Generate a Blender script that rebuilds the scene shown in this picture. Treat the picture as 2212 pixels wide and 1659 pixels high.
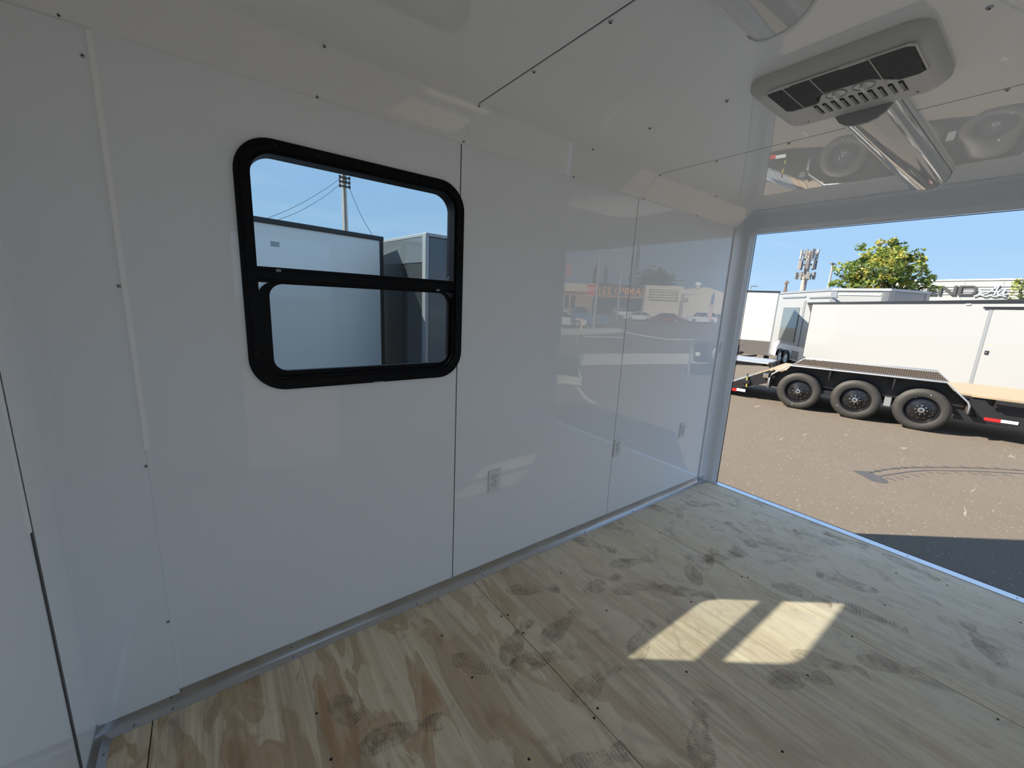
import bpy, bmesh, math, random
from mathutils import Vector, Matrix
from mathutils.geometry import tessellate_polygon
random.seed(7)
PI = math.pi
sc = bpy.context.scene
for o in list(bpy.data.objects):
    bpy.data.objects.remove(o)
COL = sc.collection

# ------------------------------------------------------------------ camera
CP = Vector((-0.9249, -1.6575, 1.4911))
CR = Vector((0.80215, -0.59521, 0.047758))
CU = Vector((0.081801, 0.188762, 0.97861))
CF = Vector((0.591493, 0.781085, -0.200104))
FPX = 872.77
cam_d = bpy.data.cameras.new('camera')
cam = bpy.data.objects.new('camera', cam_d)
COL.objects.link(cam)
cam_d.sensor_width = 36.0
cam_d.lens = FPX / 2212 * 36.0
cam_d.clip_start = 0.02
cam_d.clip_end = 600
m = Matrix((( CR.x, CU.x, -CF.x, CP.x), (CR.y, CU.y, -CF.y, CP.y), (CR.z, CU.z, -CF.z, CP.z), (0, 0, 0, 1)))
cam.matrix_world = m
sc.camera = cam

# ------------------------------------------------------------------ exposure
sc.view_settings.view_transform = 'Standard'
sc.view_settings.look = 'None'
sc.view_settings.gamma = 1
sc.view_settings.use_curve_mapping = False
sc.view_settings.exposure = 0.70
sc.cycles.max_bounces = 24
sc.cycles.diffuse_bounces = 16
sc.cycles.glossy_bounces = 8
sc.cycles.transparent_max_bounces = 16

# ------------------------------------------------------------------ sky
SKY = 0.77
w = bpy.data.worlds.new('sky'); sc.world = w
w.use_nodes = True
nt = w.node_tree; nt.nodes.clear()
out = nt.nodes.new('ShaderNodeOutputWorld'); bg = nt.nodes.new('ShaderNodeBackground')
tc = nt.nodes.new('ShaderNodeTexCoord'); sx = nt.nodes.new('ShaderNodeSeparateXYZ')
rp = nt.nodes.new('ShaderNodeValToRGB')
cr = rp.color_ramp
cr.elements[0].position = 0.0; cr.elements[0].color = (0.42, 0.60, 0.79, 1)
cr.elements[1].position = 0.95; cr.elements[1].color = (0.30, 0.44, 0.68, 1)
for p, c in ((0.12, (0.33, 0.53, 0.77, 1)), (0.32, (0.31, 0.50, 0.78, 1)), (0.6, (0.31, 0.47, 0.74, 1))):
    e = cr.elements.new(p); e.color = c
mp = nt.nodes.new('ShaderNodeMapping'); mp.inputs['Scale'].default_value = (1.2, 2.0, 7.0)
mp.inputs['Rotation'].default_value = (0.1, 0.25, 0.5)
nz = nt.nodes.new('ShaderNodeTexNoise'); nz.inputs['Scale'].default_value = 1.6; nz.inputs['Detail'].default_value = 7; nz.inputs['Distortion'].default_value = 0.9
nr = nt.nodes.new('ShaderNodeValToRGB'); nr.color_ramp.elements[0].position = 0.5; nr.color_ramp.elements[1].position = 0.85
nr.color_ramp.elements[1].color = (0.3, 0.3, 0.3, 1)
mx = nt.nodes.new('ShaderNodeMixRGB'); mx.inputs['Color2'].default_value = (0.72, 0.78, 0.84, 1)
L = nt.links.new
L(tc.outputs['Generated'], sx.inputs[0]); L(sx.outputs['Z'], rp.inputs[0])
L(tc.outputs['Generated'], mp.inputs[0]); L(mp.outputs[0], nz.inputs['Vector']); L(nz.outputs['Fac'], nr.inputs[0])
L(nr.outputs[0], mx.inputs['Fac']); L(rp.outputs[0], mx.inputs['Color1']); L(mx.outputs[0], bg.inputs['Color'])
bg.inputs['Strength'].default_value = SKY
L(bg.outputs[0], out.inputs[0])

# ------------------------------------------------------------------ sun
sd = bpy.data.lights.new('sun', 'SUN'); so = bpy.data.objects.new('sun', sd); COL.objects.link(so)
sd.energy = 7.2; sd.angle = math.radians(0.53); sd.color = (1.0, 0.90, 0.75)
so.rotation_euler = Vector((0.93, -0.68, -1.0)).to_track_quat('-Z', 'Y').to_euler()
so.location = (-4, 3, 8)

# ================================================================== helpers
class MB:
    def __init__(s): s.v = []; s.f = []; s.m = []; s.cm = 0
    def add(s, vs, fs):
        b = len(s.v); s.v += [tuple(v) for v in vs]
        for f in fs: s.f.append([b + i for i in f]); s.m.append(s.cm)
        return s
    def box(s, a, b, mat=None):
        x0, x1 = sorted((a[0], b[0])); y0, y1 = sorted((a[1], b[1])); z0, z1 = sorted((a[2], b[2]))
        vs = [Vector((x, y, z)) for z in (z0, z1) for y in (y0, y1) for x in (x0, x1)]
        if mat is not None: vs = [mat @ v for v in vs]
        return s.add(vs, [(0, 2, 3, 1), (4, 5, 7, 6), (0, 1, 5, 4), (2, 6, 7, 3), (0, 4, 6, 2), (1, 3, 7, 5)])
    def bbox(s, a, b, bev=0.002):      # box with chamfered edges
        x0, x1 = sorted((a[0], b[0])); y0, y1 = sorted((a[1], b[1])); z0, z1 = sorted((a[2], b[2]))
        bm = bmesh.new(); bmesh.ops.create_cube(bm, size=1)
        for v in bm.verts:
            v.co = Vector(((x0 + x1) / 2 + v.co.x * (x1 - x0), (y0 + y1) / 2 + v.co.y * (y1 - y0), (z0 + z1) / 2 + v.co.z * (z1 - z0)))
        bmesh.ops.bevel(bm, geom=list(bm.edges), offset=bev, segments=2, affect='EDGES', profile=0.5)
        bm.verts.index_update()
        vs = [v.co.copy() for v in bm.verts]; fs = [[v.index for v in f.verts] for f in bm.faces]; bm.free()
        return s.add(vs, fs)
    def prism(s, loops, fn, t0, t1):   # 2D loops (first outer, others holes); fn(a,b,t)->xyz
        allp = [p for l in loops for p in l]
        tri = tessellate_polygon([[Vector((p[0], p[1], 0)) for p in l] for l in loops])
        n = len(allp)
        vs = [fn(p[0], p[1], t0) for p in allp] + [fn(p[0], p[1], t1) for p in allp]
        fs = []
        for t in tri:
            fs.append((t[0], t[1], t[2])); fs.append((t[2] + n, t[1] + n, t[0] + n))
        k = 0
        for l in loops:
            c = len(l)
            for i in range(c):
                j = (i + 1) % c
                fs.append((k + i, k + j, k + j + n, k + i + n))
            k += c
        return s.add(vs, fs)
    def loft(s, rings, closed=True, cap=False):
        n = len(rings[0]); vs = [p for r in rings for p in r]; fs = []
        for i in range(len(rings) - 1):
            for j in range(n if closed else n - 1):
                k = (j + 1) % n
                fs.append((i * n + j, i * n + k, (i + 1) * n + k, (i + 1) * n + j))
        if cap: fs.append(tuple(reversed(range(n)))); fs.append(tuple((len(rings) - 1) * n + i for i in range(n)))
        return s.add(vs, fs)
    def tube(s, pts, r, n=8, cap=True):
        pts = [Vector(p) for p in pts]; rings = []
        rr = r if isinstance(r, (list, tuple)) else [r] * len(pts)
        for i, p in enumerate(pts):
            d = (pts[min(i + 1, len(pts) - 1)] - pts[max(i - 1, 0)]).normalized()
            a = Vector((0, 0, 1)) if abs(d.z) < 0.9 else Vector((1, 0, 0))
            u = d.cross(a).normalized(); v = d.cross(u)
            rings.append([p + (u * math.cos(2 * PI * k / n) + v * math.sin(2 * PI * k / n)) * rr[i] for k in range(n)])
        return s.loft(rings, True, cap)
    def lathe(s, prof, fn, n=32, closed=False):  # prof (r,t); fn(r*cos, r*sin, t)
        rings = [[fn(r * math.cos(2 * PI * k / n), r * math.sin(2 * PI * k / n), t) for k in range(n)] for r, t in prof]
        return s.loft(rings, True, False)
    def quad(s, a, b, c, d): return s.add([a, b, c, d], [(0, 1, 2, 3)])

def fix(me):
    bm = bmesh.new(); bm.from_mesh(me)
    bmesh.ops.recalc_face_normals(bm, faces=bm.faces)
    bm.to_mesh(me); bm.free()

def obj(name, mb, mat, parent=None, smooth=False, recalc=True):
    me = bpy.data.meshes.new(name)
    me.from_pydata([tuple(v) for v in mb.v], [], mb.f)
    mats = mat if isinstance(mat, (list, tuple)) else [mat]
    for mm in mats: me.materials.append(mm)
    if len(mats) > 1:
        for p, i in zip(me.polygons, mb.m): p.material_index = i
    if recalc: fix(me)
    if smooth:
        me.shade_smooth()
        if smooth is not True: me.set_sharp_from_angle(angle=math.radians(smooth))
    o = bpy.data.objects.new(name, me); COL.objects.link(o)
    if parent: par(o, parent)
    return o
def par(o, p):
    o.parent = p
    if p.get('_w'): o.matrix_parent_inverse = Matrix.Translation(-Vector(p['_w']))
def tag(o, label, cat=None, group=None, kind=None):
    o['label'] = label
    if cat: o['category'] = cat
    if group: o['group'] = group
    if kind: o['kind'] = kind
    return o
def empty(name, loc, rz=0.0, world=False):
    o = bpy.data.objects.new(name, None); COL.objects.link(o)
    o.empty_display_size = 0.05
    o.location = loc; o.rotation_euler = (0, 0, rz)
    if world: o['_w'] = list(loc)
    return o
def dup(o, parent=None, keep=False):
    c = o.copy(); COL.objects.link(c)
    if parent is not None: c.parent = parent
    for ch in list(o.children): dup(ch, c)
    return c

def rrect(x0, x1, y0, y1, r, n=6):
    pts = []
    for cx, cy, a in ((x1 - r, y1 - r, 0), (x0 + r, y1 - r, 90), (x0 + r, y0 + r, 180), (x1 - r, y0 + r, 270)):
        for k in range(n + 1):
            t = math.radians(a + 90 * k / n); pts.append((cx + r * math.cos(t), cy + r * math.sin(t)))
    return pts
def rect(x0, x1, y0, y1): return [(x0, y0), (x1, y0), (x1, y1), (x0, y1)]

# ---------------- materials
def mat(name, col, rough=0.5, metal=0.0, spec=None, bump=None, var=None, coat=0.0):
    """bump=(scale, distance[, detail]); var=(scale, amount) gentle tone variation"""
    m = bpy.data.materials.new(name); m.use_nodes = True
    nt = m.node_tree; b = nt.nodes['Principled BSDF']
    b.inputs['Base Color'].default_value = (*col, 1); b.inputs['Roughness'].default_value = rough
    b.inputs['Metallic'].default_value = metal
    if spec is not None: b.inputs['Specular IOR Level'].default_value = spec
    if coat: b.inputs['Coat Weight'].default_value = coat; b.inputs['Coat Roughness'].default_value = 0.04
    L = nt.links.new
    tc = nt.nodes.new('ShaderNodeTexCoord')
    if bump:
        n = nt.nodes.new('ShaderNodeTexNoise'); n.inputs['Scale'].default_value = bump[0]
        n.inputs['Detail'].default_value = bump[2] if len(bump) > 2 else 2
        bp = nt.nodes.new('ShaderNodeBump'); bp.inputs['Distance'].default_value = bump[1]; bp.inputs['Strength'].default_value = 1
        L(tc.outputs['Object'], n.inputs['Vector']); L(n.outputs['Fac'], bp.inputs['Height']); L(bp.outputs[0], b.inputs['Normal'])
    if var:
        n = nt.nodes.new('ShaderNodeTexNoise'); n.inputs['Scale'].default_value = var[0]; n.inputs['Detail'].default_value = 5
        r = nt.nodes.new('ShaderNodeMixRGB'); r.inputs['Color1'].default_value = (*[c * (1 - var[1]) for c in col], 1)
        r.inputs['Color2'].default_value = (*[min(1, c * (1 + var[1])) for c in col], 1)
        L(tc.outputs['Object'], n.inputs['Vector']); L(n.outputs['Fac'], r.inputs['Fac']); L(r.outputs[0], b.inputs['Base Color'])
    return m
def ramp(nt, fac, stops):
    r = nt.nodes.new('ShaderNodeValToRGB'); e = r.color_ramp.elements
    e[0].position, e[0].color = stops[0][0], (*([stops[0][1]] * 3 if isinstance(stops[0][1], (int, float)) else stops[0][1]), 1)
    e[1].position, e[1].color = stops[-1][0], (*([stops[-1][1]] * 3 if isinstance(stops[-1][1], (int, float)) else stops[-1][1]), 1)
    for p, c in stops[1:-1]:
        q = e.new(p); q.color = (*([c] * 3 if isinstance(c, (int, float)) else c), 1)
    nt.links.new(fac, r.inputs[0]); return r.outputs[0]
def noise(nt, vec, scale, sxyz=(1, 1, 1), detail=4, dist=0.0, rough=0.5):
    mp = nt.nodes.new('ShaderNodeMapping'); mp.inputs['Scale'].default_value = sxyz
    n = nt.nodes.new('ShaderNodeTexNoise'); n.inputs['Scale'].default_value = scale
    n.inputs['Detail'].default_value = detail; n.inputs['Distortion'].default_value = dist; n.inputs['Roughness'].default_value = rough
    nt.links.new(vec, mp.inputs[0]); nt.links.new(mp.outputs[0], n.inputs['Vector']); return n.outputs['Fac']
def mixc(nt, fac, a, b, mode='MIX'):
    x = nt.nodes.new('ShaderNodeMixRGB'); x.blend_type = mode
    for i, v in ((0, fac), (1, a), (2, b)):
        if isinstance(v, (int, float)): x.inputs[i].default_value = v if i == 0 else (v, v, v, 1)
        elif isinstance(v, tuple): x.inputs[i].default_value = (*v, 1)
        else: nt.links.new(v, x.inputs[i])
    return x.outputs[0]
def math_(nt, op, a, b=0.0, clamp=False):
    x = nt.nodes.new('ShaderNodeMath'); x.operation = op; x.use_clamp = clamp
    for i, v in ((0, a), (1, b)):
        if isinstance(v, (int, float)): x.inputs[i].default_value = v
        else: nt.links.new(v, x.inputs[i])
    return x.outputs[0]

WALLC = (0.925, 0.945, 0.965)
M_wall = mat('white_gloss_panel', WALLC, 0.006, bump=(1.0, 0.0016, 0), spec=0.6)
M_ceil = mat('white_gloss_ceiling', (0.95, 0.94, 0.92), 0.004, bump=(1.5, 0.008, 0), spec=0.6)
M_cove = mat('white_gloss_cove', (0.95, 0.94, 0.92), 0.015, bump=(2.0, 0.004, 0), spec=0.6)
M_frame = mat('white_painted_rear_frame', (0.80, 0.82, 0.84), 0.25)
M_back = mat('dark_joint_sealant', (0.01, 0.01, 0.012), 0.7)
M_alu = mat('brushed_aluminium', (0.56, 0.57, 0.59), 0.28, 1.0, bump=(6, 0.004, 3), var=(5, 0.12))
M_alum_d = mat('aluminium_sill', (0.80, 0.83, 0.88), 0.30, 1.0, bump=(30, 0.0005, 2))
M_screw = mat('zinc_screw', (0.45, 0.46, 0.48), 0.25, 1.0)
M_dark = mat('dark_recess', (0.015, 0.015, 0.015), 0.8)
M_wscrew = mat('dark_floor_screw', (0.03, 0.027, 0.024), 0.5, 0.6)
M_black = mat('black_window_frame', (0.004, 0.004, 0.005), 0.40, spec=0.15, bump=(300, 0.0002, 2))
M_plast = mat('off_white_plastic', (0.62, 0.61, 0.58), 0.38, var=(8, 0.03))
M_plast_l = mat('pale_plastic_knob', (0.80, 0.79, 0.76), 0.3)
M_outlet = mat('white_outlet_plastic', (0.82, 0.83, 0.84), 0.3)
M_lens = mat('white_acrylic_lens', (0.72, 0.72, 0.71), 0.03, coat=0.6)
M_cap = mat('grey_lamp_end_cap', (0.36, 0.36, 0.36), 0.55)
M_chan = mat('dark_door_channel', (0.10, 0.095, 0.095), 0.5, 0.2)
M_trimw = mat('white_edge_trim', (0.96, 0.96, 0.95), 0.5)
M_grey_strip = mat('grey_door_channel', (0.30, 0.30, 0.31), 0.5, 0.3)

def glassmat(name, tint, refl=1.0):
    m = bpy.data.materials.new(name); m.use_nodes = True; nt = m.node_tree; nt.nodes.clear()
    o = nt.nodes.new('ShaderNodeOutputMaterial'); t = nt.nodes.new('ShaderNodeBsdfTransparent'); g = nt.nodes.new('ShaderNodeBsdfGlossy')
    g.inputs['Roughness'].default_value = 0.0; t.inputs['Color'].default_value = (*tint, 1)
    f = nt.nodes.new('ShaderNodeFresnel'); f.inputs['IOR'].default_value = 1.5
    mx = nt.nodes.new('ShaderNodeMixShader'); nt.links.new(math_(nt, 'MULTIPLY', f.outputs[0], refl), mx.inputs[0])
    nt.links.new(t.outputs[0], mx.inputs[1]); nt.links.new(g.outputs[0], mx.inputs[2]); nt.links.new(mx.outputs[0], o.inputs[0])
    return m
M_glass = glassmat('tinted_window_glass', (0.84, 0.89, 0.90), 0.5)
M_carglass = mat('dark_vehicle_glass', (0.02, 0.025, 0.03), 0.03)

def ply():
    m = bpy.data.materials.new('worn_plywood'); m.use_nodes = True; nt = m.node_tree; b = nt.nodes['Principled BSDF']
    tc = nt.nodes.new('ShaderNodeTexCoord'); L = nt.links.new
    oi = nt.nodes.new('ShaderNodeObjectInfo')
    va = nt.nodes.new('ShaderNodeVectorMath'); va.operation = 'ADD'
    cx = nt.nodes.new('ShaderNodeCombineXYZ'); L(math_(nt, 'MULTIPLY', oi.outputs['Random'], 7.0), cx.inputs[0]); L(math_(nt, 'MULTIPLY', oi.outputs['Random'], 3.0), cx.inputs[1])
    L(tc.outputs['Object'], va.inputs[0]); L(cx.outputs[0], va.inputs[1]); v = va.outputs[0]
    sep = nt.nodes.new('ShaderNodeSeparateXYZ'); L(tc.outputs['Object'], sep.inputs[0])
    big = noise(nt, v, 1.0, (8.5, 2.2, 1), 4.5, 1.0, 0.50)          # summer wood patches
    n2 = noise(nt, v, 1.0, (3.2, 0.8, 1), 3, 0.4)
    fine = noise(nt, v, 1.0, (130, 5, 1), 4, 0.3, 0.6)
    streak = noise(nt, v, 1.0, (34, 1.4, 1), 4, 0.5, 0.6)
    patch = ramp(nt, big, [(0.0, 0.0), (0.485, 0.0), (0.525, 0.75), (0.57, 0.55), (0.64, 0.95), (0.75, 1.0)])
    nearf = math_(nt, 'MULTIPLY_ADD', sep.outputs['X'], -0.42); nt.nodes[-1].inputs[2].default_value = 0.80
    nt.nodes[-1].use_clamp = True
    patch = math_(nt, 'MULTIPLY', patch, nearf)
    base = mixc(nt, n2, (0.90, 0.74, 0.49), (0.98, 0.88, 0.65))
    c = mixc(nt, patch, base, mixc(nt, noise(nt, v, 1.0, (14, 3, 1), 4, 0.5, 0.6), (0.34, 0.19, 0.085), (0.74, 0.48, 0.26)))
    st2 = ramp(nt, noise(nt, v, 1.0, (11, 0.75, 1), 5, 0.6, 0.6), [(0.46, 0.0), (0.70, 0.45)])
    c = mixc(nt, st2, c, (0.52, 0.40, 0.28))
    c = mixc(nt, math_(nt, 'MULTIPLY', ramp(nt, streak, [(0.35, 0.0), (0.62, 0.65)]), 0.6), c, (0.58, 0.41, 0.25))
    c = mixc(nt, math_(nt, 'MULTIPLY', fine, 0.55), c, mixc(nt, 1.0, c, (0.82, 0.78, 0.72), 'MULTIPLY'))
    # tracked-in grey dirt, heavier towards the open rear
    dx = math_(nt, 'MULTIPLY_ADD', sep.outputs['X'], 0.42, True); nt.nodes[-1].inputs[2].default_value = 0.12
    dn = ramp(nt, noise(nt, v, 3.0, (1.5, 0.8, 1), 6, 0.3, 0.6), [(0.30, 0.25), (0.65, 1.0)])
    c = mixc(nt, math_(nt, 'MULTIPLY', dx, dn), c, (0.86, 0.76, 0.62))
    dk = ramp(nt, noise(nt, v, 9.0, (1.3, 1, 1), 6, 0.8, 0.65), [(0.52, 0.0), (0.72, 0.60)])
    c = mixc(nt, math_(nt, 'MULTIPLY', dk, dx), c, (0.46, 0.38, 0.30))
    ln_ = ramp(nt, noise(nt, v, 1.0, (48, 0.9, 1), 3, 1.2, 0.5), [(0.54, 0.0), (0.60, 0.5), (0.68, 0.1)])
    sm_ = ramp(nt, noise(nt, v, 1.3, (1, 0.6, 1), 2, 0.2, 0.5), [(0.45, 0.0), (0.6, 0.75)])
    c = mixc(nt, math_(nt, 'MULTIPLY', ln_, sm_), c, (0.36, 0.28, 0.21))
    bl = ramp(nt, noise(nt, v, 4.2, (1.4, 1, 1), 5, 1.0, 0.6), [(0.56, 0.0), (0.74, 0.55)])
    c = mixc(nt, bl, c, (0.34, 0.27, 0.21))
    L(c, b.inputs['Base Color']); b.inputs['Roughness'].default_value = 0.7; b.inputs['Specular IOR Level'].default_value = 0.12
    bp = nt.nodes.new('ShaderNodeBump'); bp.inputs['Distance'].default_value = 0.0012; L(fine, bp.inputs['Height']); L(bp.outputs[0], b.inputs['Normal'])
    return m
M_ply = ply()
def asphalt():
    m = bpy.data.materials.new('weathered_asphalt'); m.use_nodes = True; nt = m.node_tree; b = nt.nodes['Principled BSDF']
    tc = nt.nodes.new('ShaderNodeTexCoord'); L = nt.links.new; v = tc.outputs['Object']
    a = noise(nt, v, 0.6, (1, 1, 1), 6, 0.4, 0.6); f = noise(nt, v, 90, (1, 1, 1), 3, 0, 0.7); g = noise(nt, v, 5, (1, 2.4, 1), 6, 0.7, 0.65)
    c = mixc(nt, a, (0.145, 0.121, 0.096), (0.195, 0.166, 0.132))
    c = mixc(nt, ramp(nt, g, [(0.35, 0.6), (0.6, 0.0)]), c, (0.155, 0.13, 0.11))
    c = mixc(nt, math_(nt, 'MULTIPLY', ramp(nt, f, [(0.35, 1.0), (0.62, 0.0)]), 0.5), c, (0.11, 0.095, 0.08))
    sp = noise(nt, v, 34, (1, 1, 1), 2, 0, 0.5)
    c = mixc(nt, math_(nt, 'MULTIPLY', ramp(nt, sp, [(0.66, 0.0), (0.72, 1.0)]), 0.5), c, (0.42, 0.38, 0.30))
    scr = noise(nt, v, 1.3, (1.2, 9.0, 1), 5, 0.6, 0.6)
    scm = noise(nt, v, 0.7, (1, 1, 1), 2, 0, 0.5)
    c = mixc(nt, math_(nt, 'MULTIPLY', ramp(nt, scr, [(0.66, 0.0), (0.72, 0.8)]), ramp(nt, scm, [(0.5, 0.0), (0.58, 1.0)])), c, (0.40, 0.35, 0.27))
    L(c, b.inputs['Base Color']); b.inputs['Roughness'].default_value = 0.9; b.inputs['Specular IOR Level'].default_value = 0.2
    bp = nt.nodes.new('ShaderNodeBump'); bp.inputs['Distance'].default_value = 0.006; L(f, bp.inputs['Height']); L(bp.outputs[0], b.inputs['Normal'])
    return m
M_asph = asphalt()
def stainmat(name, col, lo, hi, scale, amt):
    m = bpy.data.materials.new(name); m.use_nodes = True; nt = m.node_tree; b = nt.nodes['Principled BSDF']; o = nt.nodes['Material Output']
    b.inputs['Base Color'].default_value = (*col, 1); b.inputs['Roughness'].default_value = 0.8; b.inputs['Specular IOR Level'].default_value = 0.2
    tc = nt.nodes.new('ShaderNodeTexCoord'); t = nt.nodes.new('ShaderNodeBsdfTransparent'); mx = nt.nodes.new('ShaderNodeMixShader')
    geo = nt.nodes.new('ShaderNodeNewGeometry')
    f = ramp(nt, noise(nt, geo.outputs['Position'], scale, (1, 1, 1), 5, 0.5, 0.65), [(lo, 0.0), (hi, amt)])
    nt.links.new(f, mx.inputs[0]); nt.links.new(t.outputs[0], mx.inputs[1]); nt.links.new(b.outputs[0], mx.inputs[2]); nt.links.new(mx.outputs[0], o.inputs[0])
    return m
M_print = stainmat('boot_dirt', (0.22, 0.165, 0.12), 0.42, 0.66, 20, 0.34)
M_smudge = stainmat('boot_dust', (0.34, 0.27, 0.21), 0.42, 0.72, 12, 0.36)
M_mark = mat('dark_asphalt_mark', (0.075, 0.07, 0.066), 0.45, var=(20, 0.2))

# ================================================================== the cargo trailer interior (setting)
XF, XE, XS0, XS1 = -1.33, 2.432, 2.545, 2.622
YR = -2.16
ZC, ZK, CK = 2.245, 2.133, 0.127
SEAMS = [-1.115, 0.0, 1.219]
YZ = lambda a, b, t: (a, t, b)      # (x,z) prism along y
XY = lambda a, b, t: (a, b, t)      # (x,y) prism along z
XZ = lambda a, b, t: (t, a, b)      # (y,z) prism along x

WX0, WX1, WZ0, WZ1 = -0.822, 0.016, 1.135, 1.974
hole = rrect(WX0 + 0.030, WX1 - 0.030, WZ0 + 0.030, WZ1 - 0.030, 0.085, 8)
mb = MB(); mb.prism([rect(XF - .05, XS1, -0.20, 2.29), hole], YZ, 0.005, 0.05)
wl = obj('wall_left', mb, M_back); tag(wl, 'glossy white panelled side wall with the black framed window', kind='structure')
def wpanel(x0, x1, y0, y1, holes, z0=0.045, z1=ZK):
    b = MB(); b.prism([rect(x0, x1, z0, z1)] + holes, YZ, y0, y1); return obj('wall_panel', b, M_wall, wl)
wpanel(XF, -1.1165, -0.007, 0.0045, [])
wpanel(-1.1163, -0.0030, 0.0, 0.0045, [rrect(WX0 + .03, -0.012, WZ0 + .03, WZ1 - .03, .085, 8)])
wpanel(0.0026, 1.2162, 0.0, 0.0045, [])
wpanel(1.2215, XE, 0.0, 0.0045, [])
def screw_mesh(r=0.006, h=0.004):
    b = MB(); b.cm = 0
    b.lathe([(r * 1.15, 0), (r, h * .5), (r * .7, h * .9), (0.0001, h)], lambda a, c, t: (a, c, t), 10)
    b.cm = 1
    b.box((-r * .45, -r * .15, h * .8), (r * .45, r * .15, h * 1.1)); b.box((-r * .15, -r * .45, h * .8), (r * .15, r * .45, h * 1.1))
    return b
def screw_proto(name, r=0.006, mats=None):
    me_o = obj(name, screw_mesh(r), mats or [M_screw, M_dark]); me = me_o.data; bpy.data.objects.remove(me_o); return me
ME_screw = screw_proto('screw'); ME_fscrew = screw_proto('floor_screw', 0.006, [M_wscrew, M_dark])
def screw(pos, nrm, parent, me=None, s=1.0):
    o = bpy.data.objects.new('screw', me or ME_screw); COL.objects.link(o)
    o.location = pos; o.rotation_euler = Vector(nrm).to_track_quat('Z', 'Y').to_euler(); o.scale = (s, s, s)
    par(o, parent)
    if parent.get('_w'): pass
    return o
for x, z in ((-1.130, 2.064), (-1.124, 1.48), (-1.1205, .922), (-1.1205, .346)): screw((x, -0.007, z), (0, -1, 0), wl, s=.8)
screw((0.86, 0, 0.24), (0, -1, 0), wl, s=.4)

# exterior faces and the wall behind the photographer's right hand
DX0, DX1, DZ1 = -.76, .0, 1.93          # open side door seen mirrored in the window wall
mb = MB(); mb.prism([[(XF - .05, -.2), (DX0, -.2), (DX0, DZ1), (DX1, DZ1), (DX1, -.2), (XS1, -.2), (XS1, 2.29), (XF - .05, 2.29)]], YZ, YR - .05, YR - .005)
wr = obj('wall_right', mb, M_back); tag(wr, 'glossy white panelled side wall opposite the window', kind='structure')
mb = MB(); mb.prism([[(XF, .045), (DX0 - .02, .045), (DX0 - .02, DZ1 + .02), (DX1 + .02, DZ1 + .02), (DX1 + .02, .045), (XE, .045), (XE, ZK), (XF, ZK)]], YZ, YR - .0045, YR); obj('wall_panel', mb, M_wall, wr)
mb = MB(); mb.prism([[(DX0 - .03, .04), (DX0 + .02, .04), (DX0 + .02, DZ1 - .02), (DX1 - .02, DZ1 - .02), (DX1 - .02, .04), (DX1 + .03, .04), (DX1 + .03, DZ1 + .03), (DX0 - .03, DZ1 + .03)]], YZ, YR - .055, YR + .004)
dj = obj('door_1', mb, M_frame); tag(dj, 'open side doorway in the wall opposite the window', kind='structure')
mb = MB(); mb.box((XF - .05, YR - .05, -.2), (XF - .004, .05, 2.29))
wf = obj('wall_front', mb, M_back); tag(wf, 'white front wall at the left edge, beside the corner', kind='structure')
q = MB(); q.box((XF - .0035, -.186, .03), (XF, 0.0, ZC)); obj('wall_panel', q, M_wall, wf)
q = MB(); q.box((XF - .0035, -.200, .0), (XF + .0025, -.187, ZC)); obj('door_channel', q, M_chan, wf)
q = MB(); q.box((XF - .0035, YR, .03), (XF + .0, -.2015, ZC)); obj('wall_panel', q, M_wall, wf)
q = MB(); q.prism([[(XF, -.2005), (XF + .004, -.2015), (XF, -.216)]], XY, .86, ZC); obj('channel_lip', q, M_trimw, wf)
q = MB(); q.prism([[(-1.1175, -.0002), (-1.1175, -.0115), (-1.1158, -.0115), (-1.1055, -.0012), (-1.1055, -.0002)]], XY, .975, ZK - .004); obj('panel_edge_trim', q, M_trimw, wl)

# ceiling
mb = MB(); mb.box((XF - .05, YR - .05, ZC + .005), (XS1, .05, 2.29))
ce = obj('ceiling', mb, M_back); tag(ce, 'glossy white panelled ceiling with angled cove edges', kind='structure')
for a, b_ in ((XF, -.0035), (.0035, 1.2150), (1.2220, 2.434)):
    q = MB(); q.box((a, YR + CK - .01, ZC), (b_, -CK + .01, ZC + .004)); obj('ceiling_panel', q, M_ceil, ce)
for side in (0, 1):
    for a, b_ in ((XF, -.0006), (.0002, 1.2178), (1.2204, 2.434)):
        ys = lambda y: y if side == 0 else YR - y
        prof = [(ys(0.0), ZK), (ys(-.012), ZK + .004), (ys(-.118), ZC - .005), (ys(-CK - .004), ZC - .001), (ys(-CK - .004), ZC + .004), (ys(-.118), ZC + .003), (ys(-.008), ZK + .012), (ys(.0045), ZK + .004)]
        q = MB(); q.prism([prof], XZ, a, b_); obj('cove_panel', q, M_cove, ce)
for p in ((-1.162, -.011, 2.143), (-.565, -.010, 2.140), (.002, -.0125, 2.143), (.656, -.009, 2.139), (1.251, -.009, 2.139), (1.863, -.009, 2.139),
          (-.563, -.126, 2.243), (.006, -.124, 2.243), (.662, -.124, 2.243), (1.228, -.124, 2.243), (1.863, -.124, 2.243)):
    screw(Vector(p) + Vector((0, -.0015, -.0015)), (0, -.66, -.75), ce, s=.9)
for x in (.016, .66, 1.231):
    for y in (-.452, -.778, -1.409, -1.73): screw((x + .0, y, ZC), (0, 0, -1), ce, s=1.1)

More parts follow.
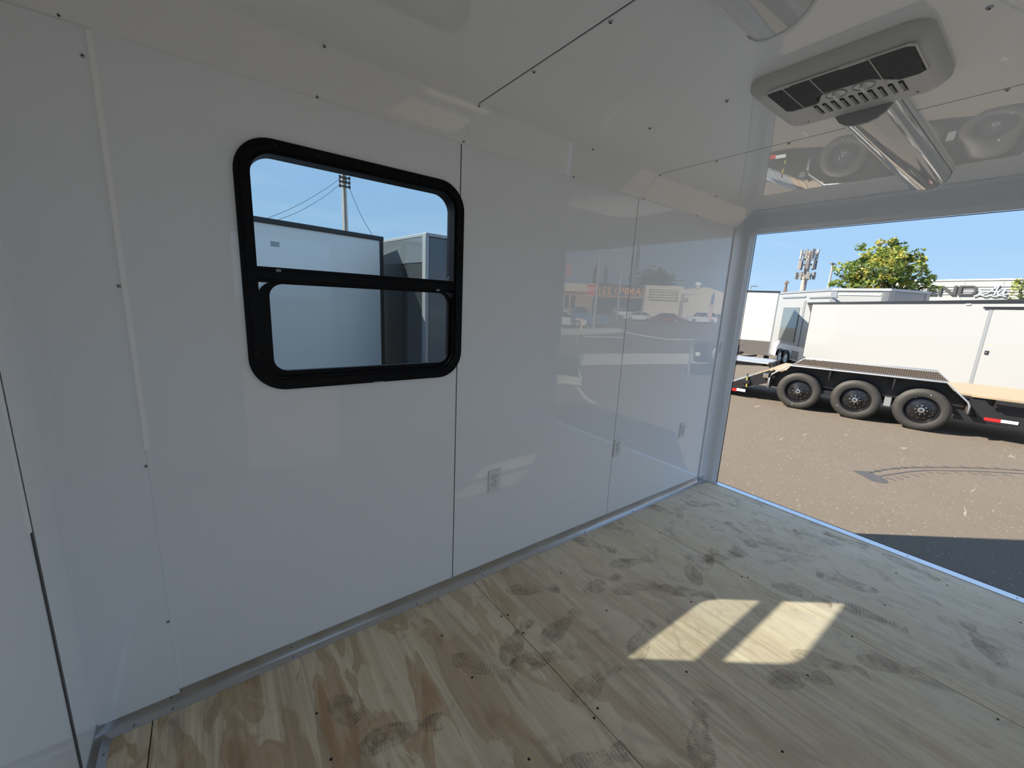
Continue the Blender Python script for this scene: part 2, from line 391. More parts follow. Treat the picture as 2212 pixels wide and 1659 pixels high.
# rear frame, lofted round the opening
def uring(x, ins, top, r, n=7):
    zt = ZC - top; pts = [(x, -ins, -.02)]
    for k in range(n + 1):
        t = PI / 2 * k / n; pts.append((x, -ins - r + r * math.cos(t), zt - r + r * math.sin(t)))
    for k in range(n + 1):
        t = PI / 2 * k / n; pts.append((x, YR + ins + r - r * math.sin(t), zt - r + r * math.cos(t)))
    pts.append((x, YR + ins, -.02)); return pts
st = [(2.4335, -.004, -.003, .13), (2.4345, .009, .007, .13), (2.500, .011, .010, .125), (2.526, .017, .018, .12), (2.544, .032, .045, .11),
      (2.556, .050, .085, .095), (2.562, .060, .110, .085), (2.566, .064, .114, .075), (2.5665, .0645, .1145, .006), (2.604, .079, .137, .004), (2.606, .081, .139, .003), (2.624, .081, .139, .003), (2.624, -.05, -.05, .003)]
mb = MB(); mb.loft([uring(*s_) for s_ in st], closed=False)
fr = obj('trim_1', mb, M_frame, smooth=40); tag(fr, 'white moulded frame round the open rear end of the trailer', kind='structure')
q = MB(); q.prism([rrect(2.462, 2.486, 1.155, 1.245, .006, 3), rrect(2.470, 2.478, 1.185, 1.215, .003, 3)], YZ, -.0135, -.010)
sp_ = obj('strike_plate', q, M_outlet, fr)
screw((2.474, -.0135, 1.17), (0, -1, 0), fr, s=.5); screw((2.474, -.0135, 1.23), (0, -1, 0), fr, s=.5)
# outer rubber seal along the opening
q = MB()
for a, b_ in (((-.083, -.02), (-.083, 2.106)), ): q.tube([(2.627, -.084, -.02), (2.627, -.084, 2.102), (2.627, YR + .084, 2.102), (2.627, YR + .084, -.02)], .0035, 6)
obj('rubber_seal', q, M_black, fr)

# floor
mb = MB(); mb.box((XF - .05, YR - .05, -.12), (XS0, .05, -.0185))
fl = obj('floor', mb, M_back); tag(fl, 'worn plywood sheet floor covered in shoe prints', kind='structure')
for a, b_ in ((XF, -1.1945), (-1.1910, .1095), (.1135, 1.4320), (1.4362, XS0 - .001)):
    q = MB(); q.bbox((a, YR, -.018), (b_, 0.0, 0.0), .0012); obj('plywood_sheet', q, M_ply, fl)
FS = [(-.194, -.259), (-.187, -.513), (-.725, -.321), (-.719, -.507), (-.185, -.875), (.097, -.314), (.128, -.325), (.124, -.45), (.562, -.239), (.557, -.574),
      (.139, -.888), (.1, -.905), (.572, -.995), (.992, -1.299), (.981, -.781), (1.425, -.835), (1.45, -.858), (1.425, -.305), (.961, -.259), (1.824, -.911),
      (2.278, -1.349), (1.424, -1.344), (2.393, -1.55), (1.808, -.463), (2.238, -.644), (2.301, -1.823), (1.85, -1.38), (-.19, -1.25), (.56, -1.36), (.985, -1.75), (1.40, -1.8)]
for x, y in FS: screw((x, y, -.0028), (0, 0, 1), fl, ME_fscrew, 1.0)
# shoe prints
def sole(kind):
    b = MB()
    def hw(t):   # half width along the sole, t 0..1 heel to toe
        if t < .27: return .033 * math.sin(PI * min(1, (t + .07) / .34) ** .8) ** .4 if t > 0 else 0
        if t < .42: return .026 + .0 * t
        return .026 + (.045 - .026) * math.sin(min(1, (t - .42) / .25) * PI / 2) if t < .67 else .045 * math.sqrt(max(0, 1 - ((t - .67) / .34) ** 2))
    Ln = .285; z = .0008
    t = .015
    while t < .99:
        if kind == 1 and .30 < t < .42: t += .045; continue
        h0, h1 = hw(t), hw(min(1, t + .030)); y0, y1 = t * Ln, (t + .030) * Ln
        off = lambda tt: .007 * math.sin(tt * PI)
        segs = ((-1, -.62), (-.52, .48), (.58, 1)) if kind == 1 else (((-1, -.1), (.02, 1)) if kind == 0 else ((-1, -.75), (-.65, -.1), (0, .55), (.65, 1)))
        sk = .004 if kind != 1 else -.003
        for a, c in segs:
            b.add([(a * h0 + off(t), y0 + sk * a, z), (c * h0 + off(t), y0 + sk * c, z), (c * h1 + off(t), y1 + sk * c, z), (a * h1 + off(t), y1 + sk * a, z)], [(0, 1, 2, 3)])
        t += .045 if kind != 2 else .052
    b.cm = 1
    n = 26; pts = []
    for k in range(n + 1): tt = k / n; pts.append((hw(tt) * 1.08 + .007 * math.sin(tt * PI), tt * Ln * 1.02, .0004))
    for k in range(n, -1, -1): tt = k / n; pts.append((-hw(tt) * 1.08 + .007 * math.sin(tt * PI), tt * Ln * 1.02, .0004))
    half = n + 1
    for k in range(n):
        b.add([pts[k], pts[k + 1], pts[2 * half - 2 - k], pts[2 * half - 1 - k]], [(0, 1, 2, 3)])
    me_o = obj('shoe_print', b, [M_print, M_smudge], recalc=False); me = me_o.data; bpy.data.objects.remove(me_o); return me
SOLES = [sole(0), sole(1), sole(2)]
PR = [(-.36, -.60, 75, 1), (-.57, -.56, 20, 1), (.20, -.40, 120, 0), (.47, -.33, 60, 1), (.44, -.50, 100, 2), (.24, -.66, 70, 0), (.36, -.80, 95, 0), (1.25, -.22, 20, 2),
      (1.12, -.45, 70, 0), (1.0, -.28, 30, 1), (1.56, -.62, 100, 2), (2.27, -.80, 200, 1), (2.44, -.93, 190, 2), (1.98, -.90, 40, 1), (1.84, -1.07, 205, 1), (1.60, -1.22, 20, 1),
      (2.40, -1.52, -15, 2), (1.06, -1.36, 60, 1), (1.22, -1.45, 35, 0), (.50, -1.1, 120, 0), (1.98, -.48, 150, 2), (1.66, -.73, 75, 0), (1.46, -1.62, 40, 1), (.69, -.74, 110, 2),
      (1.13, -.83, 45, 0), (.84, -.45, 85, 1), (2.2, -.32, 60, 2), (1.75, -.28, 15, 0), (.95, -.62, 65, 2), (2.05, -1.65, 120, 0), (.12, -1.05, 75, 2), (-.05, -.62, 35, 2), (1.7, -1.5, 10, 2), (1.35, -.55, 130, 1)]
for i, (x, y, a, k) in enumerate(PR):
    o = bpy.data.objects.new('shoe_print', SOLES[k]); COL.objects.link(o); o.parent = fl
    o.location = (x, y, .0002 + i * .00004); o.rotation_euler = (0, 0, math.radians(a))

# baseboards: bent aluminium flashing
def flashing(name, fn, t0, t1):
    prof = [(.0, .056), (.003, .056), (.005, .030), (.012, .012), (.026, .0035), (.034, .0015), (.034, .0002), (.0, .0002)]
    b = MB(); b.prism([prof], fn, t0, t1); return obj(name, b, M_alu, smooth=25)
bl = flashing('baseboard_left', lambda a, b, t: (t, -a, b), XF, 2.44); tag(bl, 'bent aluminium flashing along the foot of the window wall', kind='structure')
bf = flashing('baseboard_front', lambda a, b, t: (XF + a, t, b), YR, 0.0); tag(bf, 'bent aluminium flashing along the foot of the front wall', kind='structure')
br = flashing('baseboard_right', lambda a, b, t: (t, YR + a, b), .03, 2.44); tag(br, 'bent aluminium flashing along the foot of the wall opposite the window', kind='structure')
for x in (-1.14, -.755, -.213, .174, .570, .98, 1.49, 2.0, 2.36):
    screw((x, -.0042, .040), (0, -1, .1), bl, s=.8); screw((x + .003, -.024, .005), (0, -.35, 1), bl, s=.8)
screw((-1.24, -.024, .005), (0, -.35, 1), bl, s=.8); screw((XF + .024, -.09, .005), (.35, 0, 1), bf, s=.8); screw((XF + .024, -.5, .005), (.35, 0, 1), bf, s=.8)
q = MB(); q.box((2.44, -.012, .0), (2.51, -.0125 - .003, .05)); q.box((2.44, -.05, .0005), (2.545, -.012, .004)); obj('corner_bracket', q, M_alu, bl)
screw((2.475, -.0155, .03), (0, -1, 0), bl, s=.7)
q = MB(); q.box((XS0, YR, -.02), (XS0 + .062, 0, .004)); si = obj('trim_2', q, M_alum_d); tag(si, 'bright aluminium sill strip across the open rear end', kind='structure')
q = MB(); q.box((XS0 + .062, YR, -.03), (XS0 + .080, 0, .001)); obj('sill_edge', q, M_black, si)
for y in (-.04, -.45, -.86, -1.35, -1.8): screw((XS0 + .03, y, .004), (0, 0, 1), si, s=.6)
q = MB(); q.box((XS0, YR - .03, -.2), (XS1, .03, -.03)); obj('rear_crossmember', q, M_black, si)

# ================================================================== window
wn = empty('window_1', (-.40, 0, WZ0), world=True); tag(wn, 'black framed half slider window in the white wall', kind='structure')
def ringp(x0, x1, z0, z1, r, wd, y0, y1, ri=None, wb=None):
    b = MB(); b.prism([rrect(x0, x1, z0, z1, r, 10), rrect(x0 + wd, x1 - wd, z0 + wd, z1 - wd, ri if ri else max(.01, r - wd), 10)], YZ, y0, y1); return b
o_ = ringp(WX0, WX1, WZ0, WZ1, .115, .030, -.009, -.0002)
obj('outer_flange', o_, M_black, wn, smooth=30)
obj('inner_ring', ringp(WX0 + .016, WX1 - .016, WZ0 + .016, WZ1 - .016, .10, .020, -.015, .0), M_black, wn, smooth=30)
obj('window_jamb', ringp(WX0 + .028, WX1 - .028, WZ0 + .028, WZ1 - .028, .088, .018, -.006, .058), M_black, wn, smooth=30)
obj('exterior_flange', ringp(WX0, WX1, WZ0, WZ1, .115, .045, .0502, .062), M_black, wn, smooth=30)
q = MB(); q.bbox((WX0 + .04, .006, 1.515), (WX1 - .04, .05, 1.568), .003); q.bbox((WX0 + .04, .000, 1.525), (WX1 - .04, .01, 1.556), .002); obj('meeting_rail', q, M_black, wn)
# lower sliding sash
q = MB(); q.prism([rrect(WX0 + .042, WX1 - .042, WZ0 + .042, 1.52, .06, 8), rrect(WX0 + .078, WX1 - .060, WZ0 + .066, 1.512, .045, 8)], YZ, .010, .030); sash = obj('sash_frame', q, M_black, wn)
q = MB(); q.prism([rrect(WX0 + .045, WX1 - .045, WZ0 + .045, 1.53, .05, 8)], YZ, .020, .024); obj('glass_pane', q, M_glass, wn)
q = MB(); q.prism([rrect(WX0 + .045, WX1 - .045, 1.55, WZ1 - .045, .05, 8)], YZ, .036, .040); obj('glass_pane', q, M_glass, wn)
def screenmat():
    m = bpy.data.materials.new('fine_insect_mesh'); m.use_nodes = True; nt = m.node_tree; nt.nodes.clear()
    o = nt.nodes.new('ShaderNodeOutputMaterial'); t = nt.nodes.new('ShaderNodeBsdfTransparent'); d = nt.nodes.new('ShaderNodeBsdfDiffuse'); d.inputs[0].default_value = (.03, .03, .03, 1)
    mx = nt.nodes.new('ShaderNodeMixShader'); mx.inputs[0].default_value = 0.16
    nt.links.new(t.outputs[0], mx.inputs[1]); nt.links.new(d.outputs[0], mx.inputs[2]); nt.links.new(mx.outputs[0], o.inputs[0]); return m
q = MB(); q.box((WX0 + .046, .044, WZ0 + .06), (WX1 - .046, .0445, 1.52)); obj('insect_screen', q, screenmat(), wn)
q = MB(); q.box((-.72, -.003, 1.553), (-.705, .004, 1.562)); obj('latch', q, M_grey_strip, wn)
q = MB(); q.box((-.11, -.003, 1.520), (-.095, .004, 1.528)); obj('latch', q, M_grey_strip, wn)
q = MB(); q.box((-.395, -.0155, WZ0 + .0015), (-.355, -.008, WZ0 + .0045)); obj('drain_cover', q, M_grey_strip, wn)
for x in (-.70, -.57, -.44, -.31, -.18, -.05):
    for z in (WZ0 + .021, WZ1 - .021): screw((x, -.0148, z), (0, -1, 0), wn, ME_fscrew, .5)
for z in (1.27, 1.40, 1.54, 1.68, 1.82):
    for x in (WX0 + .026, WX1 - .026): screw((x, -.0148, z), (0, -1, 0), wn, ME_fscrew, .5)

# ================================================================== outlets
def outlet(x, label):
    t = empty('wall_outlet', (x, 0, .544)); tag(t, label, 'outlet', 'white duplex outlets along the window wall')
    w_, h_ = .041, .064
    r0 = [(-w_, 0, -h_), (w_, 0, -h_), (w_, 0, h_), (-w_, 0, h_)]
    r1 = [(a * 1.0, -.0025, c) for a, _, c in r0]
    i = .006; r2 = [(math.copysign(w_ - i, a), -.0075, math.copysign(h_ - i, c)) for a, _, c in r0]
    b = MB(); b.loft([r0, r1, r2], True, True); obj('cover_plate', b, M_outlet, t)
    for s_ in (1, -1):
        zc = s_ * .0205; pts = []
        for k in range(24):
            a = 2 * PI * k / 24; pts.append((max(-.0155, min(.0155, .0178 * math.cos(a))), zc + max(-.0135, min(.0135, .0178 * math.sin(a)))))
        b = MB(); b.prism([[(p[0] * 1.09, zc + (p[1] - zc) * 1.09) for p in pts]], YZ, -.0079, -.007); obj('outlet_gap', b, M_dark, t)
        b = MB(); b.prism([pts], YZ, -.0098, -.007); rc = obj('receptacle', b, M_outlet, t)
        b = MB(); b.box((-.0075, -.0101, zc - .001), (-.0052, -.0096, zc + .0075)); b.box((.0052, -.0101, zc), (.0073, -.0096, zc + .0068))
        b.prism([[(.0026 * math.cos(k * PI / 5), zc - .0065 + .0026 * math.sin(k * PI / 5)) for k in range(10)]], YZ, -.0101, -.0096)
        obj('slot', b, M_dark, rc)
    o = bpy.data.objects.new('screw', ME_screw); COL.objects.link(o); o.parent = t; o.location = (0, -.0075, 0); o.rotation_euler = (PI / 2, 0, 0); o.scale = (.5,) * 3
outlet(.2415, 'white duplex wall outlet nearest the window, below its right corner')
outlet(1.262, 'white duplex wall outlet covering the wall panel seam')
outlet(2.071, 'white duplex wall outlet farthest from the window, near the open rear')

# ================================================================== ceiling lights
def striplight(x0, x1, label):
    yc = -1.105; t = empty('ceiling_light', ((x0 + x1) / 2, yc, ZC), world=True)
    tag(t, label, 'ceiling light', 'strip lights along the middle of the ceiling')
    half = [(-.083, 0), (-.083, -.008), (-.077, -.040), (-.063, -.062), (-.042, -.077), (-.018, -.084)]
    prof = half + [(-a, z) for a, z in reversed(half)]
    dense = []
    for i in range(len(prof) - 1):
        for k in range(3):
            f = k / 3; dense.append((prof[i][0] * (1 - f) + prof[i + 1][0] * f, prof[i][1] * (1 - f) + prof[i + 1][1] * f))
    dense.append(prof[-1])
    b = MB(); b.loft([[(x, yc + a, ZC + z) for a, z in prof] for x in (x0 + .012, (x0 + x1) / 2, x1 - .012)], closed=False); obj('light_lens', b, M_lens, t, smooth=60)
    for xa, xb in ((x0, x0 + .012), (x1 - .012, x1)):
        b = MB(); b.prism([[(yc + a * 1.04, ZC + z * 1.03) for a, z in prof]], XZ, xa, xb); obj('end_cap', b, M_cap if xa == x0 else M_outlet, t)
    for s_ in (-1, 1):
        b = MB(); b.bbox((x0 + .006, yc + s_ * .0835, ZC - .014), (x1 - .006, yc + s_ * .091, ZC), .001); obj('side_flange', b, M_outlet, t)
striplight(-.92, .262, 'white wraparound strip light on the ceiling at the top edge of the picture')
striplight(.965, 2.14, 'glossy white strip light on the ceiling between the air conditioner and the open rear')

# ================================================================== air conditioner
M_slat = mat('grey_grille_slat', (0.20, 0.195, 0.20), 0.5)
M_filter = mat('dark_intake_filter', (0.045, 0.042, 0.048), 0.8)
ac = empty('ceiling_air_conditioner', (.79, -1.10, ZC), world=True); tag(ac, 'off white rectangular air conditioner with dark intake grille in the ceiling', 'air conditioner')
AX0, AX1, AY0, AY1 = .582, .985, -1.322, -.876
def rr3(i, r, z): return [(a, b, z) for a, b in rrect(AX0 + i, AX1 - i, AY0 + i, AY1 - i, r, 7)]
b = MB(); b.loft([rr3(0, .055, ZC), rr3(0, .055, ZC - .018), rr3(.004, .055, ZC - .026), rr3(.014, .05, ZC - .037), rr3(.024, .04, ZC - .044), rr3(.034, .035, ZC - .046)], True, False)
zf = ZC - .046
ring = rr3(.034, .035, zf); b.add(ring, [tuple(range(len(ring)))])
obj('housing', b, M_plast, ac, smooth=50)
GX0, GX1, GN = .606, .798, .735
gout = [(GX0 + .012, -.936), (GX1 - .012, -.936), (GX1, -.950), (GX1, -1.020), (GX1 - .012, -1.032), (GN + .006, -1.052), (GN, -1.066), (GN, -1.172), (GN + .01, -1.185), (GX1 - .02, -1.215), (GX1, -1.232), (GX1, -1.272), (GX1 - .014, -1.292), (GX0 + .014, -1.292), (GX0, -1.277), (GX0, -.950)]
cxg, cyg = .70, -1.114
b = MB(); b.prism([[(cxg + (p[0] - cxg) * 1.05, cyg + (p[1] - cyg) * 1.028) for p in gout], gout], XY, zf - .003, zf + .001); obj('grille_rim', b, M_plast, ac)
b = MB(); b.prism([gout], XY, zf - .0008, zf + .001); gr = obj('intake_filter', b, M_filter, ac)
ns = 25
for k in range(ns):
    x = GX0 + .006 + (GX1 - GX0 - .012) * k / (ns - 1)
    segs = [(-1.289, -.939)] if x < GN else [(-1.286 if x < GX1 - .012 else -1.272, -1.222 if x > GN + .02 else -1.19), (-1.03 if x > GN + .01 else -1.056, -.940)]
    for a, c in segs:
        q = MB(); q.box((x - .0009, a, zf - .0022), (x + .0009, c, zf - .0008)); obj('slat', q, M_slat, ac)
for y in (-1.20, -1.06, -.985): 
    q = MB(); q.box((GX0 + .002, y - .0012, zf - .0032), ((GN if y == -1.06 else GX1) - .002, y + .0012, zf - .0020)); obj('grille_rib', q, M_plast, ac)
for y in (-.975, -1.165): 
    q = MB(); q.bbox((AX0 + .018, y - .032, zf - .004), (GX0 + .005, y + .032, zf + .004), .003); obj('grille_tab', q, M_plast, ac)
for k in range(10):
    y = -1.012 - .0242 * k
    b = MB(); b.box((.812, y - .0055, zf - .0012), (.892, y + .0055, zf + .001)); sl = obj('vent_slot', b, M_dark, ac)
    b = MB(); b.add([(.822, y - .002, zf - .001), (.876, y - .002, zf - .001), (.876, y + .0035, zf - .0045), (.822, y + .0035, zf - .0045)], [(0, 1, 2, 3)]); obj('vane', b, M_cap, sl)
    b = MB(); b.box((.878, y - .0045, zf - .003), (.881, y + .0045, zf - .001)); obj('vane', b, M_plast, sl)
for y in (-1.083, -1.153):
    b = MB(); b.lathe([(.028, -.0002), (.028, -.003), (.0265, -.003), (.025, -.0003)], lambda p, q_, t: (.768 + p, y + q_, zf + t), 28); kn = obj('control_dial', b, M_cap, ac, smooth=40)
    b = MB(); b.lathe([(.0262, -.0004), (.012, -.0025), (.0001, -.003)], lambda p, q_, t: (.768 + p, y + q_, zf + t), 28)
    b.bbox((.745, y - .005, zf - .014), (.792, y + .005, zf - .001), .002); obj('knob', b, M_plast_l, kn)
for y in (-.955, -1.25):
    q = MB(); q.lathe([(.0035, -.001), (.0001, -.0012)], lambda p, q_, t: (.93 + p, y + q_, zf + t), 8); obj('screw_hole', q, M_dark, ac)

# ================================================================== outdoors
GZ = -0.52
def ray(px, py): return CF + CR * ((px - 1106) / FPX) - CU * ((py - 829.5) / FPX)
def P3(px, py, d, mir=False):
    p = CP + ray(px, py) * d
    return Vector((p.x, -p.y, p.z)) if mir else p
def ss(t): t = max(0, min(1, t)); return t * t * (3 - 2 * t)
def gz(x, y):
    fd = (x - CP.x) * CF.x + (y - CP.y) * CF.y
    return GZ - 0.8 * ss((fd - 13.0) / 10) * ss((y + 2.5) / 3)

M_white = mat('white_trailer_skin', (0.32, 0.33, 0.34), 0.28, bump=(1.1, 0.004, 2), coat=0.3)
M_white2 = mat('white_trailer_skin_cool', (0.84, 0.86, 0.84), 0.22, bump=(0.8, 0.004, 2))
M_blk = mat('black_powder_coat', (0.018, 0.018, 0.02), 0.38)
M_blkgloss = mat('black_gloss_skin', (0.03, 0.033, 0.038), 0.10, bump=(1.5, 0.003, 2))
M_char = mat('charcoal_gloss_skin', (0.10, 0.12, 0.14), 0.12, bump=(1.5, 0.003, 2))
M_galv = mat('galvanised_steel', (0.50, 0.52, 0.54), 0.45, 0.7, var=(9, .15))
M_greytrim = mat('grey_corner_trim', (0.32, 0.34, 0.36), 0.35, 0.4)
M_tyre = mat('tyre_rubber', (0.034, 0.032, 0.030), 0.62, var=(7, 0.25), bump=(60, .001, 3))
M_rim = mat('gloss_black_rim', (0.010, 0.010, 0.012), 0.22)
M_chrome = mat('bright_metal', (0.75, 0.74, 0.70), 0.15, 1.0)
M_red = mat('red_reflector', (0.65, 0.02, 0.02), 0.3)
M_refw = mat('white_reflector', (0.75, 0.78, 0.80), 0.3)
M_conc = mat('pale_concrete', (0.52, 0.49, 0.44), 0.85, var=(3, .12), bump=(40, .003, 4))
M_yel = mat('yellow_rubber', (0.5, 0.42, 0.08), 0.5)
def planks_mat():
    m = bpy.data.materials.new('yellow_pine_deck'); m.use_nodes = True; nt = m.node_tree; b = nt.nodes['Principled BSDF']
    tc = nt.nodes.new('ShaderNodeTexCoord'); v = tc.outputs['Object']; oi = nt.nodes.new('ShaderNodeObjectInfo')
    g = noise(nt, v, 1.0, (1.2, 45, 1), 4, 0.5, 0.6)
    c = mixc(nt, g, (0.28, 0.20, 0.13), (0.46, 0.365, 0.25))
    c = mixc(nt, math_(nt, 'MULTIPLY', oi.outputs['Random'], 0.35), c, (0.36, 0.28, 0.19))
    nt.links.new(c, b.inputs['Base Color']); b.inputs['Roughness'].default_value = 0.7; return m
M_pine = planks_mat()
def diamond(name, col, rough=0.35, metal=0.0, sc_=26.0):
    m = bpy.data.materials.new(name); m.use_nodes = True; nt = m.node_tree; b = nt.nodes['Principled BSDF']; L = nt.links.new
    tc = nt.nodes.new('ShaderNodeTexCoord'); sep = nt.nodes.new('ShaderNodeSeparateXYZ'); L(tc.outputs['Object'], sep.inputs[0])
    yz = math_(nt, 'ADD', sep.outputs['Y'], sep.outputs['Z'])
    a = math_(nt, 'SINE', math_(nt, 'MULTIPLY', math_(nt, 'ADD', sep.outputs['X'], yz), sc_ * 3.2))
    c = math_(nt, 'SINE', math_(nt, 'MULTIPLY', math_(nt, 'SUBTRACT', sep.outputs['X'], yz), sc_ * 3.2))
    h = math_(nt, 'MULTIPLY', a, c)
    hr = ramp(nt, math_(nt, 'MULTIPLY_ADD', h, 0.5), [(0.0, 0.0), (0.55, 0.0), (0.7, 1.0)])
    bp = nt.nodes.new('ShaderNodeBump'); bp.inputs['Distance'].default_value = 0.012; L(hr, bp.inputs['Height']); L(bp.outputs[0], b.inputs['Normal'])
    L(mixc(nt, hr, col, tuple(min(1, q * 2.2 + .03) for q in col)), b.inputs['Base Color'])
    b.inputs['Roughness'].default_value = rough; b.inputs['Metallic'].default_value = metal; return m
M_dia = diamond('black_diamond_plate', (0.05, 0.042, 0.038), 0.35)
M_diag = diamond('aluminium_diamond_plate', (0.30, 0.30, 0.30), 0.3, 0.8, 20)
M_kick = diamond('dark_kick_plate', (0.13, 0.12, 0.115), 0.4, 0.3, 26)

# ground
def grid(name, x0, x1, y0, y1, st_, m_, f=gz, dz=0.0):
    b = MB(); nx = int((x1 - x0) / st_) + 1; ny = int((y1 - y0) / st_) + 1
    for j in range(ny + 1):
        for i in range(nx + 1):
            x = x0 + (x1 - x0) * i / nx; y = y0 + (y1 - y0) * j / ny; b.v.append((x, y, f(x, y) + dz))
    for j in range(ny):
        for i in range(nx):
            a = j * (nx + 1) + i; b.f.append((a, a + 1, a + nx + 2, a + nx + 1)); b.m.append(0)
    return obj(name, b, m_, smooth=True)
g1 = grid('ground', -60, 150, -130, 80, 1.5, M_asph); tag(g1, 'weathered tan asphalt yard in full sun outside the trailer', 'ground', kind='structure')

# dark curved trail, laid as a thin raised film on the asphalt
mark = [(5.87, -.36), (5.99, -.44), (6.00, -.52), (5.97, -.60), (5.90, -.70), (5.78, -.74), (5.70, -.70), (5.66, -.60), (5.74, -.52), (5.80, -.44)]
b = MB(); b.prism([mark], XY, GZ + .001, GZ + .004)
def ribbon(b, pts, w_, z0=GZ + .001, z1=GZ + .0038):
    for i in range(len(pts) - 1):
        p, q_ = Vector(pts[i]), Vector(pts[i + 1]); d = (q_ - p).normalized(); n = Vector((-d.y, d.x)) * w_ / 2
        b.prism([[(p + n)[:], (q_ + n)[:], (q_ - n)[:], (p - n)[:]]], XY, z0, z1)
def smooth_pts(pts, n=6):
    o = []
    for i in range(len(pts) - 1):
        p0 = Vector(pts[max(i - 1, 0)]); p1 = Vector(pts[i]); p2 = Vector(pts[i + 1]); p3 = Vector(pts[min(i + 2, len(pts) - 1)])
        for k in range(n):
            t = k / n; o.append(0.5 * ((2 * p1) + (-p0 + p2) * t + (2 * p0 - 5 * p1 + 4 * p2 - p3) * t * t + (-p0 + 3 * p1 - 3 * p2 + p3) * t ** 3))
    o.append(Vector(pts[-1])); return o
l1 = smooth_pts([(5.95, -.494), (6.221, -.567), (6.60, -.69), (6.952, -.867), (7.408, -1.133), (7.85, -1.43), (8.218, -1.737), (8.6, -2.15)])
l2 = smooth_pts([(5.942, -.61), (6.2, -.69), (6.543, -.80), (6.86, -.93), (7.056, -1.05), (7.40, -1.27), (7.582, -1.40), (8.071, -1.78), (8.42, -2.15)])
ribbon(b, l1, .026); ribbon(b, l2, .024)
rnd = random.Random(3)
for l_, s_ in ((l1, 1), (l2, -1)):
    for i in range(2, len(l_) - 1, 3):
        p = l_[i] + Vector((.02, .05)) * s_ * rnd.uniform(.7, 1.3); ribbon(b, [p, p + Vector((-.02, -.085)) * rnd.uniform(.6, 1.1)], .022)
tag(obj('dark_trail', b, M_mark), 'dark patch with two curved ticked lines on the asphalt', 'puddle')

# ------------------------------------------------ wheel (local: axis along +Y, outer face at y=0, centre at origin)
def make_wheel(parent, loc, R=.395, W=.235, rr=.248, rimmat=None, detail=True, spin=0.0, face=-1):
    """tyre (part) > rim, hub_cap, lug_nut"""
    rimmat = rimmat or M_rim; fs_ = 1 if face == -1 else -1
    F3 = lambda a, c, t: (a, t * fs_, c)
    b = MB(); q = .70
    prof = [(rr - .004, .035), (rr, .012), (rr + .012, .004), (rr + (R - rr) * .45, -.006), (rr + (R - rr) * .75, .002), (R - .022, .014), (R - .010, .026), (R - .003, .034)]
    nr_ = 5; y = .034; tw = (W - .068) / nr_
    for k in range(nr_):
        prof += [(R, y + .003), (R, y + tw - .012), (R - .010, y + tw - .009), (R - .010, y + tw - .001)]; y += tw
    prof += [(R, y), (R - .01, W - .026), (R - .022, W - .014), (rr + (R - rr) * .45, W + .004), (rr, W - .012), (rr - .004, W - .035)]
    b.lathe(prof, F3, 56 if detail else 24)
    if detail:
        for k in range(72):   # shoulder tread blocks
            a = 2 * PI * k / 72; ca, sa = math.cos(a), math.sin(a); da = .030
            pts = []
            for (r_, y_) in ((R - .024, .010), (R + .0015, .030), (R + .0015, .052), (R - .024, .052)):
                for s_ in (-1, 1): pts.append(F3(r_ * math.cos(a + s_ * da), r_ * math.sin(a + s_ * da), y_))
            b.add(pts, [(0, 1, 3, 2), (2, 3, 5, 4), (0, 2, 4, 6), (1, 7, 5, 3)])
    t = obj('tyre', b, M_tyre, smooth=35); t.parent = parent; t.location = loc; t.rotation_euler = (0, spin, 0)
    b = MB(); b.lathe([(rr + .004, .030), (rr + .006, .006), (rr - .002, .004), (rr - .012, .012), (rr - .020, .045), (rr - .034, .060), (rr - .052, .052), (.115, .034), (.092, .020), (.05, .018), (.0001, .018)], F3, 48 if detail else 24)
    ri = obj('rim', b, rimmat, smooth=40); ri.parent = t
    if detail:
        hb = MB(); hb.lathe([(.0145, -.001), (.0001, -.001)], lambda p, q_, tt: F3(p, q_ * 1.1, tt), 10)
        h0 = obj('hand_hole', hb, M_dark); h0.parent = t
        for k in range(12):
            a = 2 * PI * k / 12 + .13; cx, cz = .160 * math.cos(a), .160 * math.sin(a)
            h = h0 if k == 0 else h0.copy()
            if k: COL.objects.link(h); h.parent = t
            h.location = F3(cx, cz, .042)
    b = MB(); b.lathe([(.055, .020), (.055, -.006), (.050, -.020), (.032, -.026), (.028, -.022), (.0001, -.021)], F3, 20)
    hc = obj('hub_cap', b, M_chrome, smooth=40); hc.parent = t
    if detail:
        b = MB(); b.lathe([(.020, -.0225), (.0001, -.0235)], F3, 12); h = obj('hub_plug', b, M_blk); h.parent = t
        for k in range(8):
            a = 2 * PI * k / 8 + .2; cx, cz = .080 * math.cos(a), .080 * math.sin(a)
            b = MB(); b.lathe([(.015, .020), (.015, .002), (.011, -.008), (.0001, -.010)], lambda p, q_, tt: F3(cx + p, cz + q_, tt), 8)
            o = obj('lug_nut', b, M_chrome, smooth=40); o.parent = t
        b = MB(); b.tube([F3(-.165, .02, .045), F3(-.175, .022, .020)], .006, 6); o = obj('valve_stem', b, M_chrome); o.parent = t
        b = MB(); b.lathe([(.0075, -.0055), (.0001, -.006)], lambda p, q_, tt: F3(.0 + p, -.305 + q_, tt), 8); o = obj('balance_dot', b, M_refw); o.parent = t
    return t

